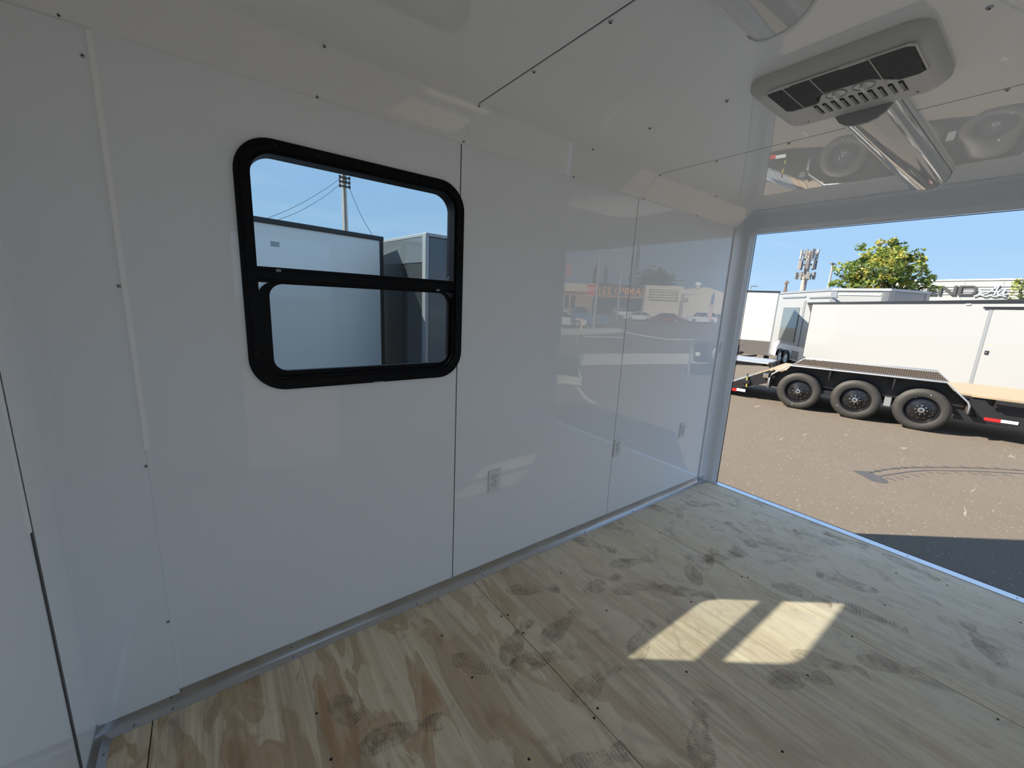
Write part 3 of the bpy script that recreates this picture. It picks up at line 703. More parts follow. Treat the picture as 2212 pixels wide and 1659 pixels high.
# ------------------------------------------------ tri-axle flatbed trailer
FO = Vector((9.439, .435, GZ)); FRZ = math.atan2(-.98430, .17648)
fb = empty('flatbed_trailer', FO, FRZ); tag(fb, 'black tri-axle flatbed trailer with pine plank deck and diamond plate fenders', 'trailer')
make_wheel(fb, (-1.06, 0, .395), spin=0.2); make_wheel(fb, (-.10, 0, .395), spin=1.0); make_wheel(fb, (.855, 0, .395), spin=3.4)
for u in (-1.06, -.10, .855): make_wheel(fb, (u, 2.30, .395), detail=False, face=1)
def lb(name, a, c, m_, parent=fb, bev=.004):
    b = MB(); b.bbox(a, c, bev); return obj(name, b, m_, parent)
def XZp(a, b, t): return (a, t, b)
def fender(v0, v1, outer):
    path = [(-1.615, .37), (-1.620, .60), (-1.585, .70), (-1.295, .938), (1.085, .965), (1.395, .665), (1.425, .60), (1.425, .46)]
    th = .010; inner = []
    for i, (u, z) in enumerate(path):
        a = Vector(path[max(i - 1, 0)]); c = Vector(path[min(i + 1, len(path) - 1)]); d = (c - a).normalized(); inner.append((u + d.y * th, z - d.x * th))
    f = MB(); f.prism([path + inner[::-1]], XZp, v0, v1); fo = obj('fender', f, M_dia, fb)
    for v in ((v0,) if outer < 0 else (v1, )):
        f = MB(); f.tube([(u, v, z - .004) for u, z in path], .015, 8); obj('fender_edge', f, M_galv, fo, smooth=True)
    v = v0
    f = MB()
    if outer < 0: return fo
    f = MB(); f.tube([(u, v, z + .002) for u, z in path[2:7]], .012, 8); obj('fender_edge', f, M_galv, fo, smooth=True)
    sk = [(u, z) for u, z in path]; low = [(-1.58, .37)] ; 
    return fo
f0 = fender(-.045, .27, -1); f1 = fender(2.02, 2.34, 1)
b = MB(); b.prism([[(-1.58, .72), (-1.29, .925), (1.08, .952), (1.385, .66), (1.385, .60), (-1.58, .60)]], XZp, 2.006, 2.018); obj('fender_skirt', b, M_dia, fb)
# inner fender skirts (black boxes behind the wheels)
for v0, v1 in ((.255, .275), (2.02, 2.035)):
    b = MB(); b.prism([[(-1.56, .52), (-1.29, .915), (1.08, .945), (1.39, .62), (1.39, .52)]], XZp, v0, v1); obj('fender_skirt', b, M_blk, fb)
for u in (-.58, .40): 
    b = MB(); b.prism([[(u - .012, .95), (u + .03, .95), (u + .012, .72), (u - .002, .72)]], XZp, -.03, .25); obj('fender_gusset', b, M_blk, fb)
# side frame beams
for v0, v1 in ((.275, .345), (1.95, 2.015)):
    b = MB(); b.bbox((-1.70, v0, .375), (2.75, v1, .395), .003); b.bbox((-1.70, v0 + .025, .39), (2.75, v1 - .025, .70), .003); b.bbox((-1.70, v0, .69), (2.75, v1, .735), .003)
    obj('frame_rail', b, M_blk, fb)
    b = MB(); b.prism([[(-1.68, .735), (-1.68, .44), (-2.55, .10), (-3.0, .0), (-3.0, .10), (-2.5, .30)]], XZp, v0, v1); obj('dovetail_rail', b, M_blk, fb)
b = MB(); b.bbox((1.30, .235, .29), (2.75, .275, .375), .003); obj('lower_rail', b, M_blk, fb)
b = MB(); b.prism([[(1.43, .70), (1.62, .70), (1.95, .32), (1.60, .32)]], XZp, .225, .275); obj('slanted_plate', b, M_blk, fb)  # slanted black plate between the deck edge and the lower rail
b = MB(); b.bbox((1.73, .15, .665), (2.75, .275, .735), .004); b.bbox((1.73, .235, .60), (2.75, .262, .665), .002); obj('side_step', b, M_blk, fb)
lb('reflector_tape', (1.66, .219, .352), (1.855, .2245, .405), M_red, bev=.001); lb('reflector_tape', (1.855, .219, .355), (2.05, .2245, .408), M_refw, bev=.001)
for u in (-1.05, -.58, -.1, .39, .855): lb('suspension_arm', (u - .19, .10, .40), (u + .19, .24, .47), M_blk)
lb('hanger_bracket', (.33, .06, .36), (.43, .24, .52), M_greytrim)
for u in (-1.06, -.10, .855):
    b = MB(); b.tube([(u, .15, .33), (u, 2.15, .33)], .045, 10); obj('axle', b, M_blk, fb)
# deck
nb = 9
for k in range(nb):
    v0 = .30 + k * (1.72 / nb); lb('deck_plank', (-1.68, v0, .735), (2.75, v0 + 1.72 / nb - .008, .778), M_pine)
for u in (1.45,): lb('deck_plank', (u, .20, .735), (2.75, .295, .776), M_pine); 
lb('deck_plank', (1.43, 2.03, .735), (2.75, 2.20, .776), M_pine)
lb('deck_plank', (-1.68, .20, .735), (-1.62, .295, .776), M_pine)
for k in range(8):   # dovetail ramp deck, grey steel slats
    u0 = -1.70 - k * .16; z0 = .735 - (k * .16) * .55; 
    b = MB(); b.prism([[(u0, z0), (u0, z0 + .03), (u0 - .15, z0 + .03 - .0825), (u0 - .15, z0 - .0825)]], XZp, .345, 1.95); obj('dovetail_slat', b, M_pine if k < 2 else M_galv, fb)
b = MB(); b.bbox((-3.05, .9, .80), (-1.86, 2.0, .835), .004); b.bbox((-3.05, 1.42, .835), (-1.9, 1.44, .842), .001); obj('folding_ramp', b, M_galv, fb)
b = MB(); b.bbox((-1.85, .95, .72), (-1.80, 1.0, .85), .004); b.bbox((-1.85, 1.8, .72), (-1.80, 1.85, .85), .004); obj('ramp_hinge', b, M_blk, fb)
b = MB(); b.bbox((-2.20, .20, .36), (-2.05, .285, .44), .006); b.tube([(-2.12, .24, .30), (-2.12, .24, .60)], .012, 8); obj('ramp_latch', b, M_blk, fb)
b = MB(); b.tube([(-2.10, .225, .28), (-2.12, .222, .52)], .016, 8); obj('latch_grip', b, M_yel, fb)
b = MB(); b.bbox((-1.80, .17, .56), (-1.68, .275, .66), .01); b.bbox((-1.655, -.03, .44), (-1.625, .05, .60), .006); obj('tail_light', b, M_chrome, fb)
lb('reflector_tape', (-2.42, .262, .125), (-2.31, .2745, .19), M_red, bev=.001); lb('reflector_tape', (-2.31, .262, .14), (-2.12, .2745, .205), M_refw, bev=.001)
for u in (-1.6, -.5, .6, 1.7, 2.7): lb('crossmember', (u, .34, .60), (u + .05, 1.95, .70), M_blk)
b = MB(); b.bbox((2.75, .2, .40), (2.83, 2.1, .80), .005); obj('headboard', b, M_blk, fb)

# ------------------------------------------------ big white enclosed trailer standing behind the flatbed
def frame_from(p1, p2):
    """origin at p1, local +X towards p2 (horizontal), returns (angle, length)"""
    d = Vector((p2.x - p1.x, p2.y - p1.y)); return math.atan2(d.y, d.x), d.length
K = 1.0
a_ = P3(1755, 657, 17.7); b_ = P3(2212, 648, 9.0); ang, ln = frame_from(a_, b_)
zt = (P3(1727, 652, 17.7).z + P3(2212, 648, 9.0).z) / 2
et = empty('enclosed_trailer', (a_.x, a_.y, 0), ang)
tag(et, 'long white enclosed trailer with black roof rail parked behind the flatbed', 'trailer')
LL = ln + 1.6; zb = -.30
def lbx(name, a, c, m_, parent, bev=.006):
    b = MB(); b.bbox(a, c, bev); return obj(name, b, m_, parent)
fc = 1  # local -Y or +Y faces the camera
yc_ = (Matrix.Rotation(-ang, 3, 'Z') @ Vector((CP.x - a_.x, CP.y - a_.y, 0))).y
S = 1 if yc_ > 0 else -1      # side that faces us
def YS(y): return S * y       # y>0 = towards us
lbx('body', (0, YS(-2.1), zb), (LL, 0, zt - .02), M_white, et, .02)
lbx('roof_rail', (-.42, YS(.02), zt - .075), (LL, YS(-2.15), zt + .01), M_blk, et, .01)
b = MB(); b.prism([[(-.42, zt - .075), (0.0, zt - .075), (0.0, zt - .52)]], XZp, YS(-.02), YS(-.06)); b.prism([[(-.42, zt - .075), (0.0, zt - .075), (0.0, zt - .52)]], XZp, YS(-2.04), YS(-2.08)); obj('nose_gusset', b, M_dia, et)
lbx('corner_trim', (-.012, YS(.006), zb), (.03, YS(-.05), zt - .07), M_blk, et)
# side door with black frame
def uon(px):   # local x where picture column px meets the face plane
    r = CF + CR * ((px - 1106) / FPX) - CU * ((760 - 829.5) / FPX); n = Vector((-math.sin(ang), math.cos(ang), 0)); t = ((Vector((a_.x, a_.y, 0)) - CP).dot(n)) / r.dot(n); p = CP + r * t
    return (p.x - a_.x) * math.cos(ang) + (p.y - a_.y) * math.sin(ang)
def uz(px, py):
    r = ray(px, py); n = Vector((-math.sin(ang), math.cos(ang), 0)); t = ((Vector((a_.x, a_.y, 0)) - CP).dot(n)) / r.dot(n); p = CP + r * t
    return ((p.x - a_.x) * math.cos(ang) + (p.y - a_.y) * math.sin(ang), p.z)
d0 = uz(2120, 745)
lbx('door_frame', (d0[0] - .045, YS(.012), zb + .02), (d0[0] + .055, 0, zt - .17), M_greytrim, et)
lbx('door_header', (d0[0] - .16, YS(.05), zt - .20), (LL - .1, 0, zt - .155), M_blk, et)
dr = lbx('door', (d0[0] + .075, YS(.016), zb + .02), (LL - .3, 0, zt - .21), M_white, et)
l0 = uz(2134, 762)
lbx('latch', (l0[0] - .05, YS(.035), l0[1] - .045), (l0[0] + .05, YS(.01), l0[1] + .045), M_blk, dr); lbx('latch_handle', (l0[0] - .02, YS(.045), l0[1] - .02), (l0[0] + .03, YS(.03), l0[1] + .015), M_chrome, dr)
l1_ = uz(2138, 748)
lbx('sticker', (l1_[0] - .035, YS(.0185), l1_[1] - .02), (l1_[0] + .05, YS(.015), l1_[1] + .035), M_refw, dr, .0005); lbx('sticker_band', (l1_[0] - .035, YS(.0195), l1_[1] + .018), (l1_[0] + .05, YS(.018), l1_[1] + .036), M_yel, dr, .0005)
lbx('marker_light', (d0[0] - .7, YS(.03), zt - .11), (d0[0] - .55, YS(.01), zt - .08), M_refw, et, .003)
for u in (5.6, 6.5):
    t = make_wheel(et, (u, YS(-.45), gz(a_.x + u * math.cos(ang), a_.y + u * math.sin(ang)) + .395), detail=False, rimmat=M_galv)
    if S > 0: t.rotation_euler = (0, 0, PI)
# landing legs to the ground
for u in (.3, LL - .4):
    for y in (.3, 1.8): lbx('jack_leg', (u, YS(-y), -1.02 if u < 1 else GZ), (u + .08, YS(-y - .08), zb), M_blk, et)

# ------------------------------------------------ white cargo trailer nose with dark kick plate (left)
a_ = P3(1560, 600, 21.4); b_ = P3(1690, 600, 20.0); ang2, ln2 = frame_from(a_, b_)
zt2 = P3(1690, 629, 20.0).z; g2 = gz(a_.x, a_.y)
ct = empty('cargo_trailer', (a_.x, a_.y, 0), ang2); tag(ct, 'white cargo trailer with dark kick plate, seen nose first beside the rear frame', 'trailer')
zk = P3(1675, 740, 20.1).z; zb2 = P3(1673, 772, 20.1).z
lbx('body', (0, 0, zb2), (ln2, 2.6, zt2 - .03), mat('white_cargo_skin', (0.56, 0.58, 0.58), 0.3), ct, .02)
lbx('roof_cap', (-.03, -.03, zt2 - .06), (ln2 + .03, 2.6, zt2), M_blk, ct)
lbx('corner_trim', (ln2 - .05, -.012, zb2), (ln2 + .012, .06, zt2 - .05), M_greytrim, ct)
lbx('kick_plate', (0, -.012, zb2), (ln2 - .05, 0, zk), M_kick, ct)
b = MB(); b.bbox((ln2 / 2 - .9, -.25, zb2 - .13), (ln2 / 2 - .2, 0, zb2 - .02), .01)
b.tube([(.15, 0, zb2 - .05), (ln2 / 2 + .02, -1.35, zb2 - .08)], .05, 8); b.tube([(ln2 - .55, 0, zb2 - .05), (ln2 / 2 + .02, -1.35, zb2 - .08)], .05, 8); b.bbox((.1, -.2, zb2 - .06), (1.5, .02, zb2 + .10), .01); obj('tongue', b, M_blk, ct)
b = MB(); b.tube([(ln2 / 2, -1.1, g2 + .02), (ln2 / 2, -1.1, zb2 + .48)], .035, 10); b.tube([(ln2 / 2, -1.1, zb2 + .48), (ln2 / 2 + .22, -1.1, zb2 + .50), (ln2 / 2 + .22, -1.1, zb2 + .60)], .012, 6); obj('tongue_jack', b, M_blk, ct)
for y in (1.2, 2.0):
    t = make_wheel(ct, (ln2 + .02, y, g2 + .36), R=.36, rr=.2, detail=False, rimmat=M_galv); t.rotation_euler = (0, 0, PI / 2)
    t = make_wheel(ct, (-.02, y, g2 + .36), R=.36, rr=.2, detail=False, rimmat=M_galv); t.rotation_euler = (0, 0, -PI / 2)

# ------------------------------------------------ white food trailer with V nose behind
pA = P3(1676, 632, 25.2); pB = P3(1800, 623, 18.9); pC = P3(1925, 623, 17.25); pD = P3(2010, 631, 18.0)
zf2 = P3(1798, 623, 18.9).z
ft = empty('food_trailer', (pB.x, pB.y, 0)); tag(ft, 'white V nosed food trailer with tinted serving window behind the enclosed trailer', 'trailer')
off = Vector((pB.x, pB.y, 0))
foot = [pA - off, pB - off, pC - off, pD - off]
dAB = (pB - pA); dAB.z = 0; dAB.normalize(); nrm_ = Vector((-dAB.y, dAB.x, 0)); 
if nrm_.dot(CP - pA) > 0: nrm_ = -nrm_      # away from us
foot2 = [(p.x, p.y) for p in foot]; back = [((pD - off) - dAB * 1.0), (pA - off) + nrm_ * 2.3]
back = [(pD - off).x - dAB.x * 3 , 0], None
fpoly = foot2 + [((pD - off).x - dAB.x * 2 + nrm_.x * .6, (pD - off).y - dAB.y * 2 + nrm_.y * .6), ((pA - off).x + nrm_.x * 2.3, (pA - off).y + nrm_.y * 2.3)]
zbf = -.95
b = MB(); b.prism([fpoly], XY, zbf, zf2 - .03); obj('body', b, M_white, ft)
b = MB()
cx_ = sum(p[0] for p in fpoly) / 6; cy_ = sum(p[1] for p in fpoly) / 6
b.prism([[(cx_ + (p[0] - cx_) * 1.02, cy_ + (p[1] - cy_) * 1.02) for p in fpoly]], XY, zf2 - .10, zf2); obj('roof_rail', b, M_greytrim if False else M_galv, ft)
def onside(p, q_, t0, t1, z0, z1, name, m_, proud=.02, parent=None):
    p = Vector((p.x, p.y, 0)) - off; q_ = Vector((q_.x, q_.y, 0)) - off; d = q_ - p; n = Vector((-d.y, d.x, 0)).normalized()
    if n.dot(CP - off - p) < 0: n = -n
    a0 = p + d * t0; a1 = p + d * t1; b = MB()
    b.prism([[(a0.x, a0.y), (a1.x, a1.y), (a1.x + n.x * proud, a1.y + n.y * proud), (a0.x + n.x * proud, a0.y + n.y * proud)]], XY, z0, z1)
    return obj(name, b, m_, parent or ft)
onside(pB, pC, -.02, .10, zbf, zf2 - .1, 'diamond_plate_corner', M_diag); onside(pB, pC, .88, 1.0, zbf, zf2 - .1, 'diamond_plate_corner', M_diag)
onside(pC, pD, 0, .12, zbf, zf2 - .1, 'diamond_plate_corner', M_diag); onside(pC, pD, .9, 1.0, zbf, zf2 - .1, 'diamond_plate_corner', M_diag)
onside(pB, pC, .12, .86, zf2 - .30, zf2 - .26, 'nose_trim', M_refw, .03)
# serving window, door on the long side
M_fwin = mat('reflective_serving_window', (0.22, 0.26, 0.27), 0.06, 0.5)
def tside(px): 
    r = ray(px, 700); d = pB - pA; n = Vector((-d.y, d.x, 0)).normalized(); t = (pA - CP).dot(n) / r.dot(n); p = CP + r * t; return (p - pA).dot(Vector((d.x, d.y, 0)).normalized()) / Vector((d.x, d.y)).length
def zside(px, py):
    r = ray(px, py); d = pB - pA; n = Vector((-d.y, d.x, 0)).normalized(); t = (pA - CP).dot(n) / r.dot(n); return (CP + r * t).z
sw = onside(pA, pB, tside(1688), tside(1722), zside(1705, 738), zside(1705, 664), 'serving_window', M_fwin, .04)
onside(pA, pB, tside(1682), tside(1731), zside(1700, 644), zside(1700, 641), 'awning_rail', M_greytrim, .05)
onside(pA, pB, tside(1729), tside(1733), zside(1705, 745), zside(1715, 650), 'door_trim', M_greytrim, .03)
onside(pA, pB, tside(1739), tside(1798), zside(1760, 644), zside(1760, 641), 'awning_rail', M_greytrim, .05)
onside(pA, pB, tside(1680), tside(1800), zbf, zside(1700, 744), 'lower_skirt', M_white2, .02)
angF = math.atan2(dAB.y, dAB.x)
for i, (px, dd) in enumerate(((1699, 0), (1712, 0))):
    t_ = tside(px); p = (pA + (pB - pA) * t_) - off
    wv = make_wheel(ft, (p.x, p.y, 0), R=.40, rr=.235, detail=False, rimmat=M_refw)
    wv.location = (p.x - nrm_.x * .06, p.y - nrm_.y * .06, gz(*(pA + (pB - pA) * t_).xy) + .40); wv.rotation_euler = (0, 0, angF if (Vector((-dAB.y, dAB.x, 0)) - nrm_).length < .1 else angF + PI)
    fd_ = MB(); ang_n = 14; rings = []
    for k in range(ang_n + 1):
        a = PI * k / ang_n; rings.append([(p.x + dAB.x * .46 * math.cos(a) - nrm_.x * q_, p.y + dAB.y * .46 * math.cos(a) - nrm_.y * q_, wv.location[2] + .46 * math.sin(a)) for q_ in (.12, -.1)])
    fd_.loft(rings, closed=False); obj('wheel_arch', fd_, M_blk, ft, recalc=True)
vg = onside(pA, pB, tside(1722), tside(1738), zside(1730, 781), zside(1730, 761), 'louvre_vent', M_greytrim, .03)
for k in range(7):
    z0 = zside(1730, 781) + (zside(1730, 761) - zside(1730, 781)) * (k + .3) / 7; onside(pA, pB, tside(1722.5), tside(1737.5), z0, z0 + .02, 'louvre', M_blk, .04, vg)

# ------------------------------------------------ building with sign
wA = P3(1960, 606, 38.5); wB = P3(2330, 600, 30.0); angb, lnb = frame_from(wA, wB)
M_bld = mat('pale_grey_stucco', (0.34, 0.36, 0.36), 0.85, var=(2, .05))
zb_ = P3(2100, 602.5, 34.5).z
bu = empty('sign_building', (wA.x, wA.y, 0), angb); tag(bu, 'pale grey panelled building with dark END lettering behind the trees', 'building')
yy = (Matrix.Rotation(-angb, 3, 'Z') @ Vector((CP.x - wA.x, CP.y - wA.y, 0))).y; SB = 1 if yy > 0 else -1
lbx('wall', (-1, 0, -1.2), (lnb + 3, -SB * 8, zb_ - .12), M_bld, bu, .01)
lbx('parapet_cap', (-1.1, SB * .08, zb_ - .12), (lnb + 3.1, -SB * 8.1, zb_), M_white2, bu, .02)
def bz(px, py):
    r = ray(px, py); n = Vector((-math.sin(angb), math.cos(angb), 0)); t = ((Vector((wA.x, wA.y, 0)) - CP).dot(n)) / r.dot(n); p = CP + r * t
    return ((p.x - wA.x) * math.cos(angb) + (p.y - wA.y) * math.sin(angb), p.z)
for px in (2000, 2082, 2167, 2260):
    u = bz(px, 620)[0]; lbx('panel_joint', (u - .02, SB * .012, -1), (u + .02, 0, zb_ - .12), M_greytrim, bu, .002)
sign_z = [bz(2100, y)[1] for y in (619.5, 625, 630, 636)]
for z in sign_z: lbx('sign_rail', (bz(2000, 620)[0], SB * .06, z - .025), (lnb + 2, 0, z + .025), M_greytrim, bu, .004)
M_sign = mat('dark_grey_sign_letter', (0.045, 0.047, 0.052), 0.5)
M_sign2 = mat('pale_script_letter', (0.50, 0.56, 0.62), 0.4)
zl0, zl1 = bz(2060, 637.5)[1], bz(2060, 617.5)[1]; H_ = zl1 - zl0
def letter(polys, x0, x1, name='sign_letter', m_=M_sign):
    b = MB()
    for loops in polys: b.prism([[(x0 + (x1 - x0) * p[0], zl0 + H_ * p[1]) for p in l] for l in loops], lambda a, c, t: (a, t, c), SB * .10, SB * .18)
    return obj(name, b, m_, bu)
E_ = [[[(0, 0), (1, 0), (1, .18), (.2, .18), (.2, .41), (.9, .41), (.9, .58), (.2, .58), (.2, .82), (1, .82), (1, 1), (0, 1)]]]
N_ = [[[(0, 0), (.18, 0), (.18, .76), (.75, 0), (1, 0), (1, 1), (.82, 1), (.82, .24), (.25, 1), (0, 1)]]]
Do = [(0, 0)] + [(.70 + .30 * math.sin(t), .40 - .40 * math.cos(t)) for t in [k * PI / 12 for k in range(0, 7)]] + [(.70 + .30 * math.sin(t), .60 - .40 * math.cos(t)) for t in [k * PI / 12 for k in range(6, 13)]] + [(0, 1)]
Di = [(.17, .17), (.70, .17), (.80, .25), (.84, .40), (.84, .60), (.80, .75), (.70, .83), (.17, .83)]
ex = lambda px: bz(px, 628)[0]
letter(E_, ex(2004), ex(2026)); letter(N_, ex(2029), ex(2068)); letter([[Do, Di]], ex(2072), ex(2112))
def stroke(pts, wd, x0, x1, m_):
    sp = smooth_pts(pts, 5); b = MB(); b.tube([(x0 + (x1 - x0) * p.x, SB * .14, zl0 + H_ * p.y) for p in sp], wd, 6); return obj('script_letter', b, m_, bu)
xs0, xs1 = ex(2114), ex(2178)
stroke([(0, .45), (.08, .50), (.12, .30), (.05, .25), (.15, .12), (.35, .20), (.62, .95), (.68, 1.02), (.64, .6), (.60, .05)], .055, xs0, xs1, M_sign2)
stroke([(.05, .22), (.3, .38), (.75, .36)], .05, xs0, xs1, M_sign2)
stroke([(.76, .55), (.70, .15), (.78, .08), (.92, .55), (.88, .12), (1.02, .10)], .055, xs0, xs1, M_sign2)
stroke([(-.1, -.12), (.1, .06), (.3, -.12), (.45, .02), (.6, -.12), (.8, -.02), (1.0, -.14)], .05, xs0, xs1, M_sign2)

# ------------------------------------------------ trees
def leafmat(name, col): 
    m = mat(name, col, 0.6); b = m.node_tree.nodes['Principled BSDF']; nt = m.node_tree
    t = nt.nodes.new('ShaderNodeBsdfTranslucent'); t.inputs[0].default_value = (*[c * .9 for c in col], 1)
    mx = nt.nodes.new('ShaderNodeMixShader'); mx.inputs[0].default_value = .3; o = nt.nodes['Material Output']
    nt.links.new(b.outputs[0], mx.inputs[1]); nt.links.new(t.outputs[0], mx.inputs[2]); nt.links.new(mx.outputs[0], o.inputs[0]); return m
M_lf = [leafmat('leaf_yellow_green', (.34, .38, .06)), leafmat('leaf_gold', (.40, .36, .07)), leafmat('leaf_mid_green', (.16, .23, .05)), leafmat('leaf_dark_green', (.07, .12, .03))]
M_bark = mat('tree_bark', (.12, .09, .07), .9, bump=(20, .02, 4))
def leaves(mb_, c, r, n, s, rn):
    for _ in range(n):
        d = Vector((rn.gauss(0, 1), rn.gauss(0, 1), rn.gauss(0, 1))).normalized() * r * rn.uniform(.35, 1.0) ** .6
        p = c + Vector((d.x, d.y, d.z * .85)); u = Vector((rn.gauss(0, 1), rn.gauss(0, 1), rn.gauss(0, .6))).normalized(); v = u.cross(Vector((rn.gauss(0, 1), rn.gauss(0, 1), rn.gauss(0, 1)))).normalized()
        k = s * rn.uniform(.6, 1.2); mb_.add([p - u * k, p + v * k * .55, p + u * k, p - v * k * .55], [(0, 1, 2, 3)])
def crown(name, label, base, trunk_h, blobs, s, per, group=None, seed=1, golden=.3):
    rn = random.Random(seed); t = empty(name, base); tag(t, label, 'tree', group)
    ms = [MB() for _ in range(4)]
    cen = sum((Vector(b_[0]) for b_ in blobs), Vector()) / len(blobs)
    for c, r in blobs:
        c = Vector(c)
        for k in range(max(3, int(r * r * 16))):
            sc_ = c + Vector((rn.gauss(0, 1), rn.gauss(0, 1), rn.gauss(0, 1))).normalized() * r * rn.uniform(.55, 1.05)
            low = sc_.z - cen.z
            i = rn.choices((0, 1, 2, 3), (1.0, golden, .9, .5 if low > 0 else .9))[0]  # darkest green is picked more often in the lower crown
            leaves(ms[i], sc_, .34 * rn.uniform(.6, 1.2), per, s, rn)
    for b_, m_, nm in zip(ms, M_lf, ('yellow_green_leaves', 'golden_leaves', 'green_leaves', 'dark_green_leaves')):
        if b_.v: tag(obj('foliage', b_, m_, t, recalc=False), nm.replace('_', ' '), kind='stuff')
    b = MB(); b.tube([(0, 0, 0), (.03, .02, trunk_h * .5), (0, 0, trunk_h), (.1, 0, cen.z)], [.16, .13, .11, .05], 10)
    for c, r in blobs: b.tube([(0, 0, trunk_h * .9), tuple((Vector(c) + Vector((0, 0, trunk_h))) / 2), tuple(c)], [.07, .05, .02], 6)
    obj('trunk', b, M_bark, t); return t
d_ = 25.0; tb = P3(1905, 700, d_); bz0 = gz(tb.x, tb.y); base = Vector((tb.x, tb.y, bz0))
def blob(px, py, rpx, dd=0.0): p = P3(px, py, d_ + dd); return (tuple(p - base), rpx / FPX * d_)
blobs = [blob(1905, 575, 46), blob(1925, 545, 26), blob(1880, 553, 28), blob(1850, 575, 28), blob(1818, 596, 22), blob(1840, 608, 30), blob(1880, 612, 32), blob(1930, 600, 38),
         blob(1968, 575, 28), blob(1998, 574, 16), blob(1975, 605, 28), blob(2000, 622, 18), blob(1914, 527, 14), blob(1955, 550, 20), blob(1905, 585, 44, 1.6), blob(1905, 585, 44, -1.2), blob(1860, 640, 30), blob(1940, 640, 34), blob(2010, 608, 12)]
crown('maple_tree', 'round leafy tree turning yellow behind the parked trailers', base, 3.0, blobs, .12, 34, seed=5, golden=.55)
d_ = 24.0; tb = P3(2205, 690, d_); base = Vector((tb.x, tb.y, gz(tb.x, tb.y)))
crown('small_tree', 'small green tree in front of the sign building at the right edge', base, 3.2, [blob(2205, 640, 24), blob(2225, 630, 22), blob(2202, 622, 12), blob(2188, 648, 12), blob(2206, 612, 8), blob(2230, 660, 22), blob(2200, 665, 20)], .09, 26, seed=9, golden=.25)

# ------------------------------------------------ mast, poles
M_conc2 = mat('weathered_steel_mast', (0.36, 0.33, 0.30), 0.7, var=(4, .1)); M_ant = mat('antenna_panel', (.17, .17, .18), .6); M_antl = mat('pale_antenna_panel', (.34, .34, .34), .5)
def mp_(px, py, d): return P3(px, py, d)
top = mp_(1749, 545, 60); bot = mp_(1734, 625, 60); mast = empty('cell_tower', (bot.x, bot.y, gz(bot.x, bot.y))); off = Vector(mast.location)
tag(mast, 'tall grey antenna mast ringed with panels above the parked trailers', 'tower')
hT = top.z - off.z
b = MB(); b.tube([(0, 0, 0), (0, 0, hT)], [.42, .34], 12); obj('mast_pole', b, M_conc2, mast, smooth=40)
rn = random.Random(4)
for lv, z in enumerate((hT + .1, hT - 1.35, hT - 2.9)):
    b = MB(); b.lathe([(.95, 0), (1.0, .04), (.95, .08), (.9, .04), (.95, 0)], lambda a, c, t: (a, c, z - .6 + t), 18); obj('antenna_ring', b, M_ant, mast)
    for k in range(8):
        a = 2 * PI * k / 8 + lv * .3; cx, cy = math.cos(a), math.sin(a); r_ = 1.05 if lv < 2 else 1.15; h_ = (1.35, 1.25, 1.0)[lv]
        b = MB(); mt = Matrix.Translation((cx * r_, cy * r_, z - .6)) @ Matrix.Rotation(a, 4, 'Z'); b.box((-.1, -.17, -h_ / 2), (.1, .17, h_ / 2), mt); b.tube([(cx * .4, cy * .4, z - .6), (cx * r_, cy * r_, z - .6)], .04, 5)
        obj('antenna_panel', b, M_antl if (k + lv) % 3 == 0 else M_ant, mast)
def upole(px, pyt, d, label, arms=True, r=.14, m_=None):
    m_ = m_ or mat('creosote_pole', (.16, .10, .075), .9)
    t_ = mp_(px, pyt, d); g_ = gz(t_.x, t_.y); t = empty('utility_pole', (t_.x, t_.y, g_), .5); tag(t, label, 'pole')
    h_ = t_.z - g_; b = MB(); b.tube([(0, 0, 0), (0, 0, h_)], [r * 1.2, r], 8); obj('pole', b, m_, t)
    if arms:
        for z, w_ in ((h_ - .35, 1.5), (h_ - 1.5, 1.5)):
            b = MB(); b.box((-w_, -.08, z - .07), (w_, .08, z + .07)); ca = obj('crossarm', b, m_, t)
            for x in (-w_ * .9, -w_ * .5, w_ * .5, w_ * .9):
                b = MB(); b.tube([(x, 0, z + .07), (x, 0, z + .28)], .05, 6); obj('insulator', b, M_ant, ca)
    return t
upole(1700, 607, 62, 'distant brown utility pole with two crossarms left of the antenna mast')
t_ = mp_(1799, 571, 45); lp = empty('street_lamp', (t_.x, t_.y, gz(t_.x, t_.y))); tag(lp, 'white lamp post at the left edge of the yellowing tree', 'street lamp')
h_ = t_.z - lp.location.z; b = MB(); b.tube([(0, 0, 0), (0, 0, h_)], [.16, .10], 8); obj('pole', b, M_antl, lp)
b = MB(); b.bbox((-.7, -.12, h_ - .02), (.5, .12, h_ + .14), .03); obj('lamp_head', b, M_ant, lp)
t_ = mp_(1622, 618, 40); lp = empty('street_lamp', (t_.x, t_.y, gz(t_.x, t_.y)), -.6); tag(lp, 'distant lamp post just above the cargo trailer roof by the rear frame', 'street lamp')
h_ = t_.z - lp.location.z; b = MB(); b.tube([(0, 0, 0), (0, 0, h_)], [.10, .05], 8); obj('pole', b, M_greytrim, lp); b = MB(); b.tube([(0, 0, h_), (.7, 0, h_ + .02)], .05, 6); obj('lamp_arm', b, M_greytrim, lp)

